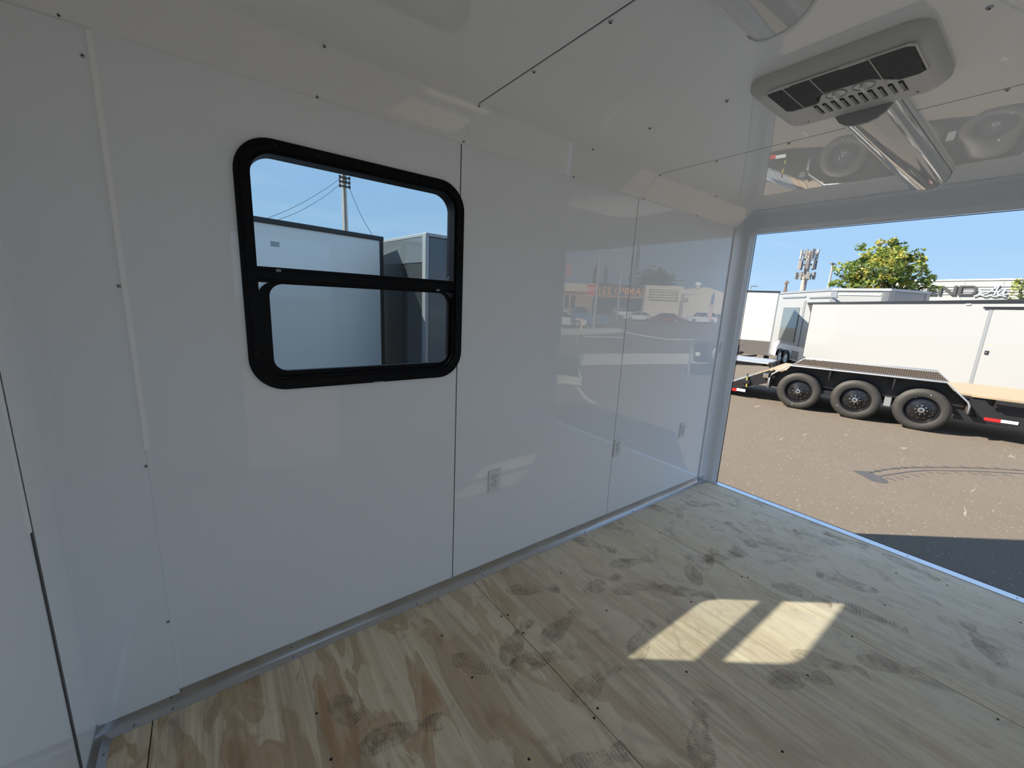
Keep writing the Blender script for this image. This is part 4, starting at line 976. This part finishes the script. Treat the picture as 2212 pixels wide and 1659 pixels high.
# ------------------------------------------------ seen through the window
wt = empty('box_trailer', (1.68, 5.82, 0), math.atan2(.181, .983)); tag(wt, 'white box trailer with black roof rail seen through the window', 'trailer')
lbx('body', (-7, 0, .05), (0, 2.3, 2.44), M_white2, wt, .02); lbx('roof_rail', (-7.02, -.025, 2.43), (.025, 2.33, 2.505), M_blk, wt, .01)
lbx('corner_trim', (-.05, -.015, .05), (.02, .08, 2.44), M_blk, wt); lbx('skirt', (-7, -.01, -.12), (.01, 2.3, .05), M_blk, wt)
lbx('sticker', (-1.80, -.004, 2.12), (-1.68, 0, 2.19), M_greytrim, wt, .001)
for y in (.05,): lbx('panel_ridge', (-3.2, -.003, .06), (-3.19, 0, 2.43), M_greytrim, wt, .001)
for u in (-3.0, -3.9):
    make_wheel(wt, (u, -.0, GZ + .36), R=.36, rr=.2, detail=False, rimmat=M_galv)
bt = empty('black_trailer', (2.0, 4.67, 0), .09); tag(bt, 'black gloss trailer behind the white one, at the right of the window view', 'trailer')
lbx('body', (0, 0, -.1), (5.5, 2.35, 2.46), M_blkgloss, bt, .02); lbx('roof_rail', (-.02, -.02, 2.45), (5.5, 2.38, 2.505), M_greytrim, bt, .01)
lbx('painted_reflection_panel', (-.012, .07, 2.05), (0, 2.3, 2.45), M_char, bt, .003); lbx('corner_trim', (-.03, -.03, -.1), (.035, .08, 2.45), M_greytrim, bt); lbx('side_panel', (.05, -.012, -.1), (5.4, 0, 2.44), M_char, bt, .003)  # end face's paler top: bluish reflections painted as a charcoal panel
for u in (3.1, 4.0): make_wheel(bt, (u, -.0, GZ + .36), R=.36, rr=.2, detail=False, rimmat=M_galv)
M_wood = mat('grey_wooden_pole', (.30, .26, .21), .85, var=(3, .3))
p_t = mp_(741, 330, 26); up = empty('utility_pole', (p_t.x, p_t.y, GZ)); tag(up, 'wooden utility pole with cables seen through the window', 'pole')
h_ = p_t.z - GZ; b = MB(); b.tube([(0, 0, 0), (0, 0, h_)], [.20, .15], 10); obj('pole', b, M_wood, up, smooth=40)
za = mp_(741, 395, 26).z - GZ
b = MB(); b.tube([(-.10, -.13, 0), (-.10, -.13, za)], .035, 6); b.tube([(.08, -.16, 0), (.08, -.16, za)], .03, 6); obj('conduit', b, M_refw, up)
for py in (382, 391, 400):
    z = mp_(741, py, 26).z - GZ
    b = MB(); b.bbox((-.32, -.24, z - .05), (.32, -.10, z + .03), .01); br_ = obj('cable_bracket', b, M_blk, up)
    for s_ in (-.3, .3):
        b = MB(); b.tube([(s_, -.17, z - .10), (s_, -.17, z + .10)], .06, 8); obj('insulator', b, M_blk, br_)
def wire(pts, label, r=.012):
    b = MB(); b.tube(smooth_pts([tuple(p - Vector(up.location)) for p in pts], 6), r, 5); obj('cable', b, M_blk, up)
wire([mp_(737, 384, 26), mp_(700, 410, 25), mp_(640, 445, 24), mp_(570, 474, 22.5), mp_(500, 495, 21)], 'upper thin black cable falling left from the utility pole')
wire([mp_(737, 396, 26), mp_(700, 425, 25), mp_(650, 455, 24), mp_(600, 475, 22.5), mp_(520, 500, 21)], 'lower thin black cable falling left from the utility pole')
wire([mp_(748, 388, 26), mp_(765, 432, 26.5), mp_(785, 475, 27), mp_(815, 525, 28)], 'thin black cable falling right from the utility pole', .015)

# ================================================================== across the street (mirrored in the glossy wall panels)
def gm(px, py):     # mirrored picture point -> point on the yard
    r = ray(px, py); t = (GZ - CP.z) / r.z; p = CP + r * t; return Vector((p.x, -p.y, GZ))
HM = math.atan2(.59521, .80215)      # heading of 'right' in the reflection
def at_h(t_, px, py, d): return P3(px, py, d, True)
M_paintw = mat('white_car_paint', (.68, .69, .70), .15, coat=.8); M_paintb = mat('blue_car_paint', (.10, .22, .42), .2, coat=.8); M_paintr = mat('dark_red_car_paint', (.20, .02, .03), .15, coat=.8)
M_paintk = mat('dark_car_paint', (.05, .055, .06), .15, coat=.8); M_papers = mat('silver_car_paint', (.35, .37, .39), .2, .5, coat=.6)
def car(px, py, label, paint, kind='sedan', flip=False, L_=4.7, group=None, turn=0.0, dz=0):
    p = gm(px, py); t = empty('car' if kind != 'pickup' else 'pickup_truck', p, HM + (PI if flip else 0) + turn); tag(t, label, 'car' if kind != 'pickup' else 'truck', group)
    h = {'sedan': 1.42, 'suv': 1.75, 'pickup': 1.85, 'van': 1.95}[kind]; W_ = 1.85; a = L_ / 2; bh = h * (.60 if kind != 'sedan' else .62)
    low = [(-a, .35), (-a + .05, bh * .80), (-a + .35, bh), (a * .45, bh), (a - .35, bh * .88), (a - .02, bh * .66), (a, .32), (a - .2, .22), (-a + .2, .22)]
    b = MB(); b.loft([[(u, y * W_ / 2 * k, z) for u, z in low] for y, k in ((-1, 1), (-.98, 1.0), (.98, 1.0), (1, 1))], True, True)
    obj('body', b, paint, t, smooth=30)
    cab = {'sedan': [(-a + .55, bh), (-a + 1.25, h), (a * .12, h), (a * .50, bh)], 'suv': [(-a + .15, bh), (-a + .4, h), (a * .15, h), (a * .48, bh)],
           'van': [(-a + .1, bh), (-a + .25, h), (a * .3, h), (a * .66, bh)], 'pickup': [(-a * .25, bh), (-a * .12, h), (a * .22, h), (a * .48, bh)]}[kind]
    rg = []
    for y, i in ((-.90, 0), (-.72, 1), (.72, 1), (.90, 0)): pass
    b = MB(); bot = [(cab[0][0], bh - .02), (cab[3][0], bh - .02)]; x0, x1 = cab[0][0], cab[3][0]; xt0, xt1 = cab[1][0], cab[2][0]; wb, wt_ = W_ * .46, W_ * .38
    b.loft([[(x0, -wb, bh - .02), (x1, -wb, bh - .02), (x1, wb, bh - .02), (x0, wb, bh - .02)], [(xt0, -wt_, h - .05), (xt1, -wt_, h - .05), (xt1, wt_, h - .05), (xt0, wt_, h - .05)]], True, False); obj('window_band', b, M_carglass, t)
    b = MB(); b.bbox((xt0 - .03, -wt_ - .01, h - .07), (xt1 + .03, wt_ + .01, h), .02); obj('roof', b, paint, t)
    for x_b, x_t in ((x0, xt0), (x1, xt1), ((x0 + x1) / 2, (xt0 + xt1) / 2)):
        for s_ in (-1, 1):
            b = MB(); b.tube([(x_b, s_ * (wb + .005), bh - .02), (x_t, s_ * (wt_ + .005), h - .05)], .04, 5); obj('pillar', b, paint, t)
    if kind == 'pickup': 
        b = MB(); b.box((-a + .15, -.75, bh - .01), (x0 - .1, .75, bh + .012)); obj('truck_bed', b, M_blk, t)
    for s_ in (-1, 1):
        b = MB(); b.bbox((a - .22, s_ * .55 - .22, bh * .62), (a + .01, s_ * .55 + .22, bh * .78), .02); obj('headlight', b, M_refw, t)
        b = MB(); b.bbox((-a - .01, s_ * .62 - .18, bh * .65), (-a + .12, s_ * .62 + .18, bh * .82), .02); obj('tail_light', b, M_red, t)
    for u in (-a * .62, a * .62):
        for s_ in (-1, 1):
            b = MB(); b.lathe([(.0001, 0), (.22, 0), (.23, .02)], lambda p_, q_, tt: (u + p_, s_ * (W_ / 2 + .012 - tt), .34 + q_), 14); hubm = b
            b2 = MB(); b2.lathe([(.21, .0), (.33, .0), (.345, .03), (.345, .2), (.2, .2)], lambda p_, q_, tt: (u + p_, s_ * (W_ / 2 + .01 - tt), .345 + q_), 18); wh = obj('wheel', b2, M_tyre, t); o = obj('hub', hubm, M_galv); o.parent = wh
    return t
car(1255, 700, 'blue pickup truck mirrored in the middle wall panel', M_paintb, 'pickup', True, 5.4)
car(1212, 704, 'white hatchback nose at the left edge of the wall reflection', M_paintw, 'sedan', False, 4.4)
car(1377, 692, 'white sedan mirrored beside the second panel seam', M_paintw, 'sedan', True, 4.6)
car(1433, 697, 'dark red car mirrored between the white sedan and the white suv', M_paintr, 'sedan', True, 4.7)
car(1512, 697, 'white suv mirrored in the panel nearest the open rear', M_paintw, 'suv', True, 4.9)
car(1345, 682, 'white parked car behind the street lamp in the reflection', M_paintw, 'suv', False, 4.6)
car(1308, 684, 'dark parked car left of the street lamp in the reflection', M_paintk, 'suv', False, 4.6, turn=.5)
car(1418, 680, 'long white van in the parked row behind the red car', M_paintw, 'van', False, 5.6)
car(1468, 683, 'white car half hidden behind the white suv', M_paintw, 'sedan', False, 4.6, turn=.6)
car(1556, 694, 'grey car at the right end of the mirrored parked row', M_papers, 'sedan', False, 4.6)
def mwall(name, label, pa, pb, pyt, d, m_, thick=1.5, z0=GZ):
    """wall facing us between mirrored columns pa, pb with its top at pyt (picture row at middle)"""
    A = P3(pa, pyt, d, True); B = P3(pb, pyt, d, True); zt_ = P3((pa + pb) / 2, pyt, d, True).z
    t = empty(name, (A.x, A.y, GZ), HM); tag(t, label, 'building'); Lw = (Vector((B.x, B.y)) - Vector((A.x, A.y))).length
    b = MB(); b.bbox((0, 0, 0), (Lw, -thick if False else 0.001, .001), .0001)
    n = -1   # depth direction: away from us is local -Y in the mirrored frame
    b = MB(); b.box((0, 0, 0), (Lw, n * thick, zt_ - GZ)); obj('wall', b, m_, t); return t, Lw, zt_ - GZ, n
def mz(t_, px, py, d): return P3(px, py, d, True).z - GZ
M_cream = mat('cream_stucco', (.62, .57, .48), .9); M_store = mat('charcoal_store_front', (.035, .035, .035), .6); M_brick = mat('tan_brick', (.38, .29, .22), .9, var=(3, .2)); M_orange = mat('orange_sign', (.85, .30, .03), .5); M_dred = mat('dark_red_trim', (.30, .03, .04), .6)
t, Lw, Hh, n = mwall('cream_building', 'cream building with red band at the left of the wall reflection', 1150, 1284, 611, 117, M_cream)
def mpart(t, name, x0, x1, z0, z1, m_, y=.05, n=-1):
    b = MB(); b.box((x0, 0, z0), (x1, y, z1)); return obj(name, b, m_, t)
z1, z2 = mz(t, 1245, 633, 117), mz(t, 1245, 629, 117); mpart(t, 'red_band', 0, Lw, z1, z2, M_dred, .3); mpart(t, 'lower_wall', 0, Lw, 0, z1 - .3, M_brick, .04)
for k in range(5): mpart(t, 'shop_window', 4 + k * 1.9, 5.2 + k * 1.9, .8, z1 - .6, M_carglass, .08)
t, Lw, Hh, n = mwall('store_building', 'charcoal store front with orange CAMPO 2211 lettering in the reflection', 1287, 1397, 614, 108, M_store)
mpart(t, 'orange_stripe', 0, Lw, mz(t, 1340, 642, 108), mz(t, 1340, 640.5, 108), M_orange, .12); mpart(t, 'pale_stripe', 0, Lw, mz(t, 1340, 639, 108), mz(t, 1340, 638.3, 108), M_cream, .1)
mpart(t, 'store_window', .5, Lw - .5, .6, mz(t, 1340, 646, 108), M_carglass, .06)
def text(s_, size, m_, parent, loc, rot, name='sign_text', ext=.03, bold=.02):
    cu = bpy.data.curves.new('t', 'FONT'); cu.body = s_; cu.size = size; cu.extrude = ext; cu.offset = bold; cu.align_x = 'CENTER'
    o = bpy.data.objects.new('t', cu); COL.objects.link(o); dg = bpy.context.evaluated_depsgraph_get(); me = bpy.data.meshes.new_from_object(o.evaluated_get(dg)); bpy.data.objects.remove(o)
    me.materials.clear(); me.materials.append(m_); r = bpy.data.objects.new(name, me); COL.objects.link(r); r.parent = parent; r.location = loc; r.rotation_euler = rot; return r
zt_ = mz(t, 1345, 636, 108); hs = mz(t, 1345, 621, 108) - zt_
text('CAMPO 2211', hs * 1.42, M_orange, t, (Lw * .50, .12, zt_), (PI / 2, 0, PI), bold=.03)
M_bb = mat('billboard_board', (.28, .24, .20), .7)
t, Lw, Hh, n = mwall('billboard_building', 'white building with a large framed notice board in the reflection', 1396, 1478, 618, 102, M_cream)
bb = mpart(t, 'notice_board', Lw * .10, Lw * .86, mz(t, 1435, 650, 102), mz(t, 1435, 626, 102), M_bb, .12)
zz0, zz1 = mz(t, 1435, 649, 102), mz(t, 1435, 627, 102)
for k in range(4):
    z = zz0 + (zz1 - zz0) * (k + .3) / 4; b = MB(); b.box((Lw * .14, .12, z), (Lw * (.82 if k % 2 else .78), .15, z + (zz1 - zz0) * .12)); o = obj('text_line', b, M_cream); o.parent = bb
t, Lw, Hh, n = mwall('long_building', 'long low white building at the right of the wall reflection', 1478, 1640, 641, 99, M_cream, 2)
mpart(t, 'small_sign', .1, 1.0, mz(t, 1480, 652, 99), mz(t, 1480, 644, 99), M_bb, .1)
t, Lw, Hh, n = mwall('arched_hall', 'pale hall with a low gabled roof and round vent in the reflection', 1470, 1600, 637, 140, M_cream, 12)
zr = mz(t, 1520, 622, 140); b = MB(); b.prism([[(-.4, Hh), (Lw * .38, zr), (Lw * .45, zr), (Lw + .4, Hh - .8), (Lw, Hh - 1.0), (0, Hh - .2)]], XZp, .3, -12); obj('roof', b, M_cream, t)
b = MB(); b.lathe([(.5, 0), (.55, .5), (1.0, .9), (1.1, 1.5), (.6, 2.0), (.001, 2.1)], lambda a, c, q_: (Lw * .30 + a, -1.5 + c, zr - .3 + q_), 14); obj('roof_vent', b, M_refw, t, smooth=True)
# conifers
M_con = leafmat('conifer_green', (.055, .085, .045))
def conifer(px, py0, py1, wpx, d, label, group=None, seed=1, airy=False):
    top = P3(px, py1, d, True); t = empty('conifer', (top.x, top.y, GZ)); tag(t, label, 'tree', group); h = top.z - GZ; r0 = wpx / 2 / FPX * d
    rn = random.Random(seed); b = MB()
    for k in range(900):
        f = rn.random() ** .8; z = h * (.12 + .86 * f); r = r0 * (1 - f) ** (.55 if airy else .9) * (1 + .2 * math.sin(f * 40)) * rn.uniform(.5, 1.05) + .1; a = rn.uniform(0, 2 * PI)
        p = Vector((r * math.cos(a), r * math.sin(a), z)); u = Vector((math.cos(a), math.sin(a), -.35)) * r0 * .20; v = Vector((-math.sin(a), math.cos(a), .1)) * r0 * .10; b.add([p - u, p + v, p + u, p - v], [(0, 1, 2, 3)])
    tag(obj('foliage', b, M_con, t, recalc=False), 'conifer needles', kind='stuff'); b = MB(); b.tube([(0, 0, 0), (0, 0, h)], [.3, .05], 7); obj('trunk', b, M_bark, t)
conifer(1289, 612, 571, 24, 150, 'pointed conifer above the stop sign in the reflection', seed=2)
conifer(1311, 612, 577, 26, 146, 'shorter pointed conifer left of the street lamp in the reflection', seed=3)
conifer(1381, 615, 528, 22, 155, 'tallest narrow conifer above the orange lettering in the reflection', seed=4, airy=True)
conifer(1369, 615, 546, 16, 160, 'thin conifer just left of the tallest one in the reflection', seed=5, airy=True)
p = P3(1418, 600, 145, True); tb = empty('cedar_tree', (p.x, p.y, GZ)); tag(tb, 'wide spreading dark tree beside the tall conifers in the reflection', 'tree')
b = MB(); rn = random.Random(8)
for k in range(900):
    q_ = P3(rn.gauss(1416, 15), 606 + abs(rn.gauss(0, 8)) * rn.choice((-1, 1)), 145 + rn.uniform(-3, 3), True) - Vector(tb.location); u = Vector((rn.gauss(0, 1), rn.gauss(0, 1), 0)).normalized() * 1.1; v = Vector((-u.y, u.x, .5)) * .7
    b.add([q_ - u, q_ + v, q_ + u, q_ - v], [(0, 1, 2, 3)])
tag(obj('foliage', b, M_con, tb, recalc=False), 'cedar foliage', kind='stuff'); b = MB(); b.tube([(0, 0, 0), (0, 0, P3(1418, 602, 145, True).z - GZ)], .4, 7); obj('trunk', b, M_bark, tb)
# poles, signs
p = gm(1283, 714); t = empty('steel_pole', p); tag(t, 'tall thick grey pole beside the stop sign in the reflection', 'pole'); dpt = (p - CP).dot(Vector((CF.x, -CF.y, CF.z))) if False else 24
def dep(p): q_ = Vector((p.x, -p.y, p.z)) - CP; return q_.dot(CF)
dd = dep(p); h_ = P3(1294, 505, dd, True).z - GZ; b = MB(); b.tube([(0, 0, 0), (0, 0, h_ * .62), (0, 0, h_ * .62), (0, 0, h_)], [.12, .12, .07, .06], 10); obj('pole', b, M_galv, t)
p = gm(1270, 713); dd = dep(p); t = empty('stop_sign', p, HM + PI / 2); tag(t, 'red STOP sign on a post in the reflection', 'sign')
zc = P3(1269, 629, dd, True).z - GZ; rs = 10.5 / FPX * dd * 1.3; b = MB(); b.tube([(0, 0, 0), (0, 0, zc)], .035, 6); obj('post', b, M_galv, t)
oc = [(rs * math.cos(PI / 8 + k * PI / 4), zc + rs * math.sin(PI / 8 + k * PI / 4)) for k in range(8)]; oc2 = [(a * .92, zc + (c - zc) * .92) for a, c in oc]
b = MB(); b.prism([oc], XZ, .04, .05); obj('sign_border', b, M_refw, t); b = MB(); b.prism([oc2], XZ, .05, .056); sf = obj('sign_face', b, M_red, t)
text('STOP', rs * .9, M_refw, t, (.06, 0, zc - rs * .30), (PI / 2, 0, PI / 2), 'sign_text', .003, .008)
p = gm(1334, 688); dd = dep(p); t = empty('street_lamp', p, HM); tag(t, 'curved arm street lamp mirrored left of the second seam', 'street lamp'); h_ = P3(1343, 556, dd, True).z - GZ; k_ = dd / FPX
b = MB(); b.tube([(0, 0, 0), (0, 0, h_)], [.22, .15], 8); obj('pole', b, M_galv, t); b = MB(); b.tube(smooth_pts([(0, 0, h_ - .2), (-6 * k_, 0, h_ + 5 * k_), (-12 * k_, 0, h_ + 9 * k_), (-20 * k_, 0, h_ + 9 * k_)], 4), .12, 6); obj('lamp_arm', b, M_galv, t)
b = MB(); b.bbox((-25 * k_, -.2, h_ + 8 * k_), (-18 * k_, .2, h_ + 10 * k_), .05); obj('lamp_head', b, M_refw, t)
t_ = P3(1478, 607, 118, True); t = empty('utility_pole', (t_.x, t_.y, GZ), HM); tag(t, 'thin utility pole above the notice board building in the reflection', 'pole'); h_ = t_.z - GZ
b = MB(); b.tube([(0, 0, 0), (0, 0, h_)], .12, 6); obj('pole', b, M_wood, t); b = MB(); b.box((-1, -.06, h_ - .5), (1, .06, h_ - .35)); obj('crossarm', b, M_wood, t)
M_ban_b = mat('blue_banner', (.12, .20, .38), .8); M_ban_r = mat('red_banner', (.50, .12, .10), .8)
p = gm(1212, 712); dd = dep(p); t = empty('banner_pole', p, HM); tag(t, 'pole with blue and red street banner at the left of the reflection', 'banner'); zt3 = P3(1222, 546, dd, True).z - GZ; zm = P3(1222, 578, dd, True).z - GZ; z0_ = P3(1222, 602, dd, True).z - GZ; k_ = dd / FPX
b = MB(); b.tube([(0, 0, 0), (0, 0, zt3 + .3)], .06, 6); obj('pole', b, M_galv, t); b = MB(); b.box((.1, -.01, zm), (.1 + 9 * k_, .01, zt3)); obj('banner', b, M_ban_b, t); b = MB(); b.box((.1, -.01, z0_), (.1 + 9 * k_, .01, zm)); obj('banner', b, M_ban_r, t)
b = MB(); b.tube([(.1 + 3 * k_, .02, zm + 7 * k_), (.1 + 6 * k_, .02, zm + 11 * k_), (.1 + 3 * k_, .02, zm + 14 * k_)], .05, 5); obj('banner_emblem', b, M_refw, t)
p = gm(1256, 714); t = empty('bollard', p); tag(t, 'short striped bollard in front of the blue pickup in the reflection', 'bollard'); 
for k in range(4): b = MB(); b.tube([(0, 0, k * .22), (0, 0, k * .22 + .22)], .07, 8); obj('stripe', b, M_orange if k % 2 else M_refw, t)
p = gm(1527, 703); dd = dep(p); t = empty('feather_flag', p, HM); tag(t, 'stars and stripes feather flag near the white suv in the reflection', 'flag'); k_ = dd / FPX
b = MB(); b.tube([(0, 0, 0), (0, 0, 40 * k_), (3 * k_, 0, 66 * k_), (6 * k_, 0, 70 * k_)], .03, 5); obj('pole', b, M_galv, t)
b = MB(); b.prism([[(0, 44 * k_), (8 * k_, 44 * k_), (8 * k_, 60 * k_), (6 * k_, 70 * k_), (2 * k_, 64 * k_)]], XZp, -.01, .01); obj('flag_field', b, M_ban_b, t)
for k in range(6):
    b = MB(); x = 0 + k * 1.3 * k_; b.box((x, -.01, 12 * k_), (x + 1.3 * k_, .01, 44 * k_)); obj('flag_stripe', b, M_ban_r if k % 2 else M_refw, t)
# sidewalks, crossings
def slab(name, label, pts, m_, h=.12, cat='kerb'):
    b = MB(); b.prism([[(p.x, p.y) for p in pts]], XY, GZ - .02, GZ + h); tag(obj(name, b, m_), label, cat)
slab('sidewalk', 'pale concrete sidewalk corner with rounded kerb in the reflection', [gm(1150, 724), gm(1290, 723), gm(1345, 720), gm(1350, 716), gm(1340, 711), gm(1290, 711), gm(1150, 713)], M_conc, .10, 'sidewalk')
slab('driveway_apron', 'pale concrete strip crossing the mirrored yard', [gm(1180, 790), gm(1340, 787), gm(1700, 782), gm(1700, 762), gm(1340, 764), gm(1180, 766)], M_conc, .012, 'concrete strip')
slab('painted_line', 'thin white painted line curving across the mirrored street', [gm(1352, 718.5), gm(1400, 727), (gm(1440, 733)), gm(1500, 734), gm(1500, 732.5), gm(1440, 731.5), gm(1400, 725), gm(1352, 716.5)], M_refw, .012, 'road marking')
slab('crosswalk_bar', 'short white crosswalk bar in the mirrored street', [gm(1262, 727), gm(1345, 729.5), gm(1345, 728), gm(1262, 725.5)], M_refw, .012, 'road marking')
kp = [gm(1150, 829), gm(1220, 828), gm(1256, 833), gm(1258, 829), gm(1250, 800), gm(1246, 802), gm(1251, 826), gm(1220, 821), gm(1150, 822)]
slab('planter_kerb', 'pale kerb round the grass planter in the reflection', kp, M_conc, .14)
slab('kerb', 'diagonal pale kerb strip running from the planter in the reflection', [gm(1252, 838), gm(1262, 852), gm(1275, 864), gm(1290, 872), gm(1282, 872), gm(1266, 864), gm(1254, 852), gm(1246, 838)], M_conc, .02)
c_ = gm(1205, 812); t = empty('ornamental_grass', (c_.x, c_.y, GZ)); tag(t, 'clump of tall ornamental grass by the planter in the reflection', 'grass')
b = MB(); rn = random.Random(11); M_grass = leafmat('grass_blades', (.20, .26, .09))
for k in range(420):
    a = rn.uniform(0, 2 * PI); r = rn.uniform(0, .55); x, y = r * math.cos(a), r * math.sin(a); l_ = rn.uniform(.5, 1.0); ox, oy = math.cos(a) * l_ * .35, math.sin(a) * l_ * .35
    b.add([(x - .012, y, 0), (x + .012, y, 0), (x + ox * .5 + .008, y + oy * .5, l_ * .7), (x + ox, y + oy, l_), (x + ox * .5 - .008, y + oy * .5, l_ * .7)], [(0, 1, 2, 4), (4, 2, 3)])
tag(obj('grass_blades', b, M_grass, t, recalc=False), 'grass blades', kind='stuff')
p = gm(1240, 806); t = empty('wooden_post', p); tag(t, 'thin wooden post standing in the grass planter', 'post'); b = MB(); b.tube([(0, 0, 0), (.05, 0, 1.15)], .05, 8); obj('post', b, M_wood, t)
# black utility trailer tongue with spare tyre
p = gm(1530, 812); t = empty('utility_trailer', (p.x, p.y, GZ), HM); tag(t, 'dark utility trailer tongue with jack and spare tyre, mirrored near the open rear', 'trailer'); k_ = dep(p) / FPX
b = MB(); b.bbox((-42 * k_, -.1, 18 * k_), (40 * k_, .1, 26 * k_), .02); b.bbox((-20 * k_, -.6, 26 * k_), (60 * k_, -.3, 70 * k_), .02); obj('frame', b, M_blk, t)
b = MB(); b.tube([(-44 * k_, 0, 0), (-44 * k_, 0, 62 * k_)], .04, 8); b.tube([(-44 * k_, 0, 60 * k_), (-50 * k_, 0, 62 * k_)], .02, 6); obj('jack', b, M_galv, t)
make_wheel(t, (10 * k_, .25, 52 * k_), detail=False, face=1, rimmat=M_galv); 
lbx('bumper_light', (-38 * k_, .1, 44 * k_), (-28 * k_, .14, 52 * k_), M_refw, t)

for n_ in ('steel_pole', 'stop_sign', 'banner_pole', 'bollard'):      # these stand on the raised sidewalk
    bpy.data.objects[n_].location.z += .101
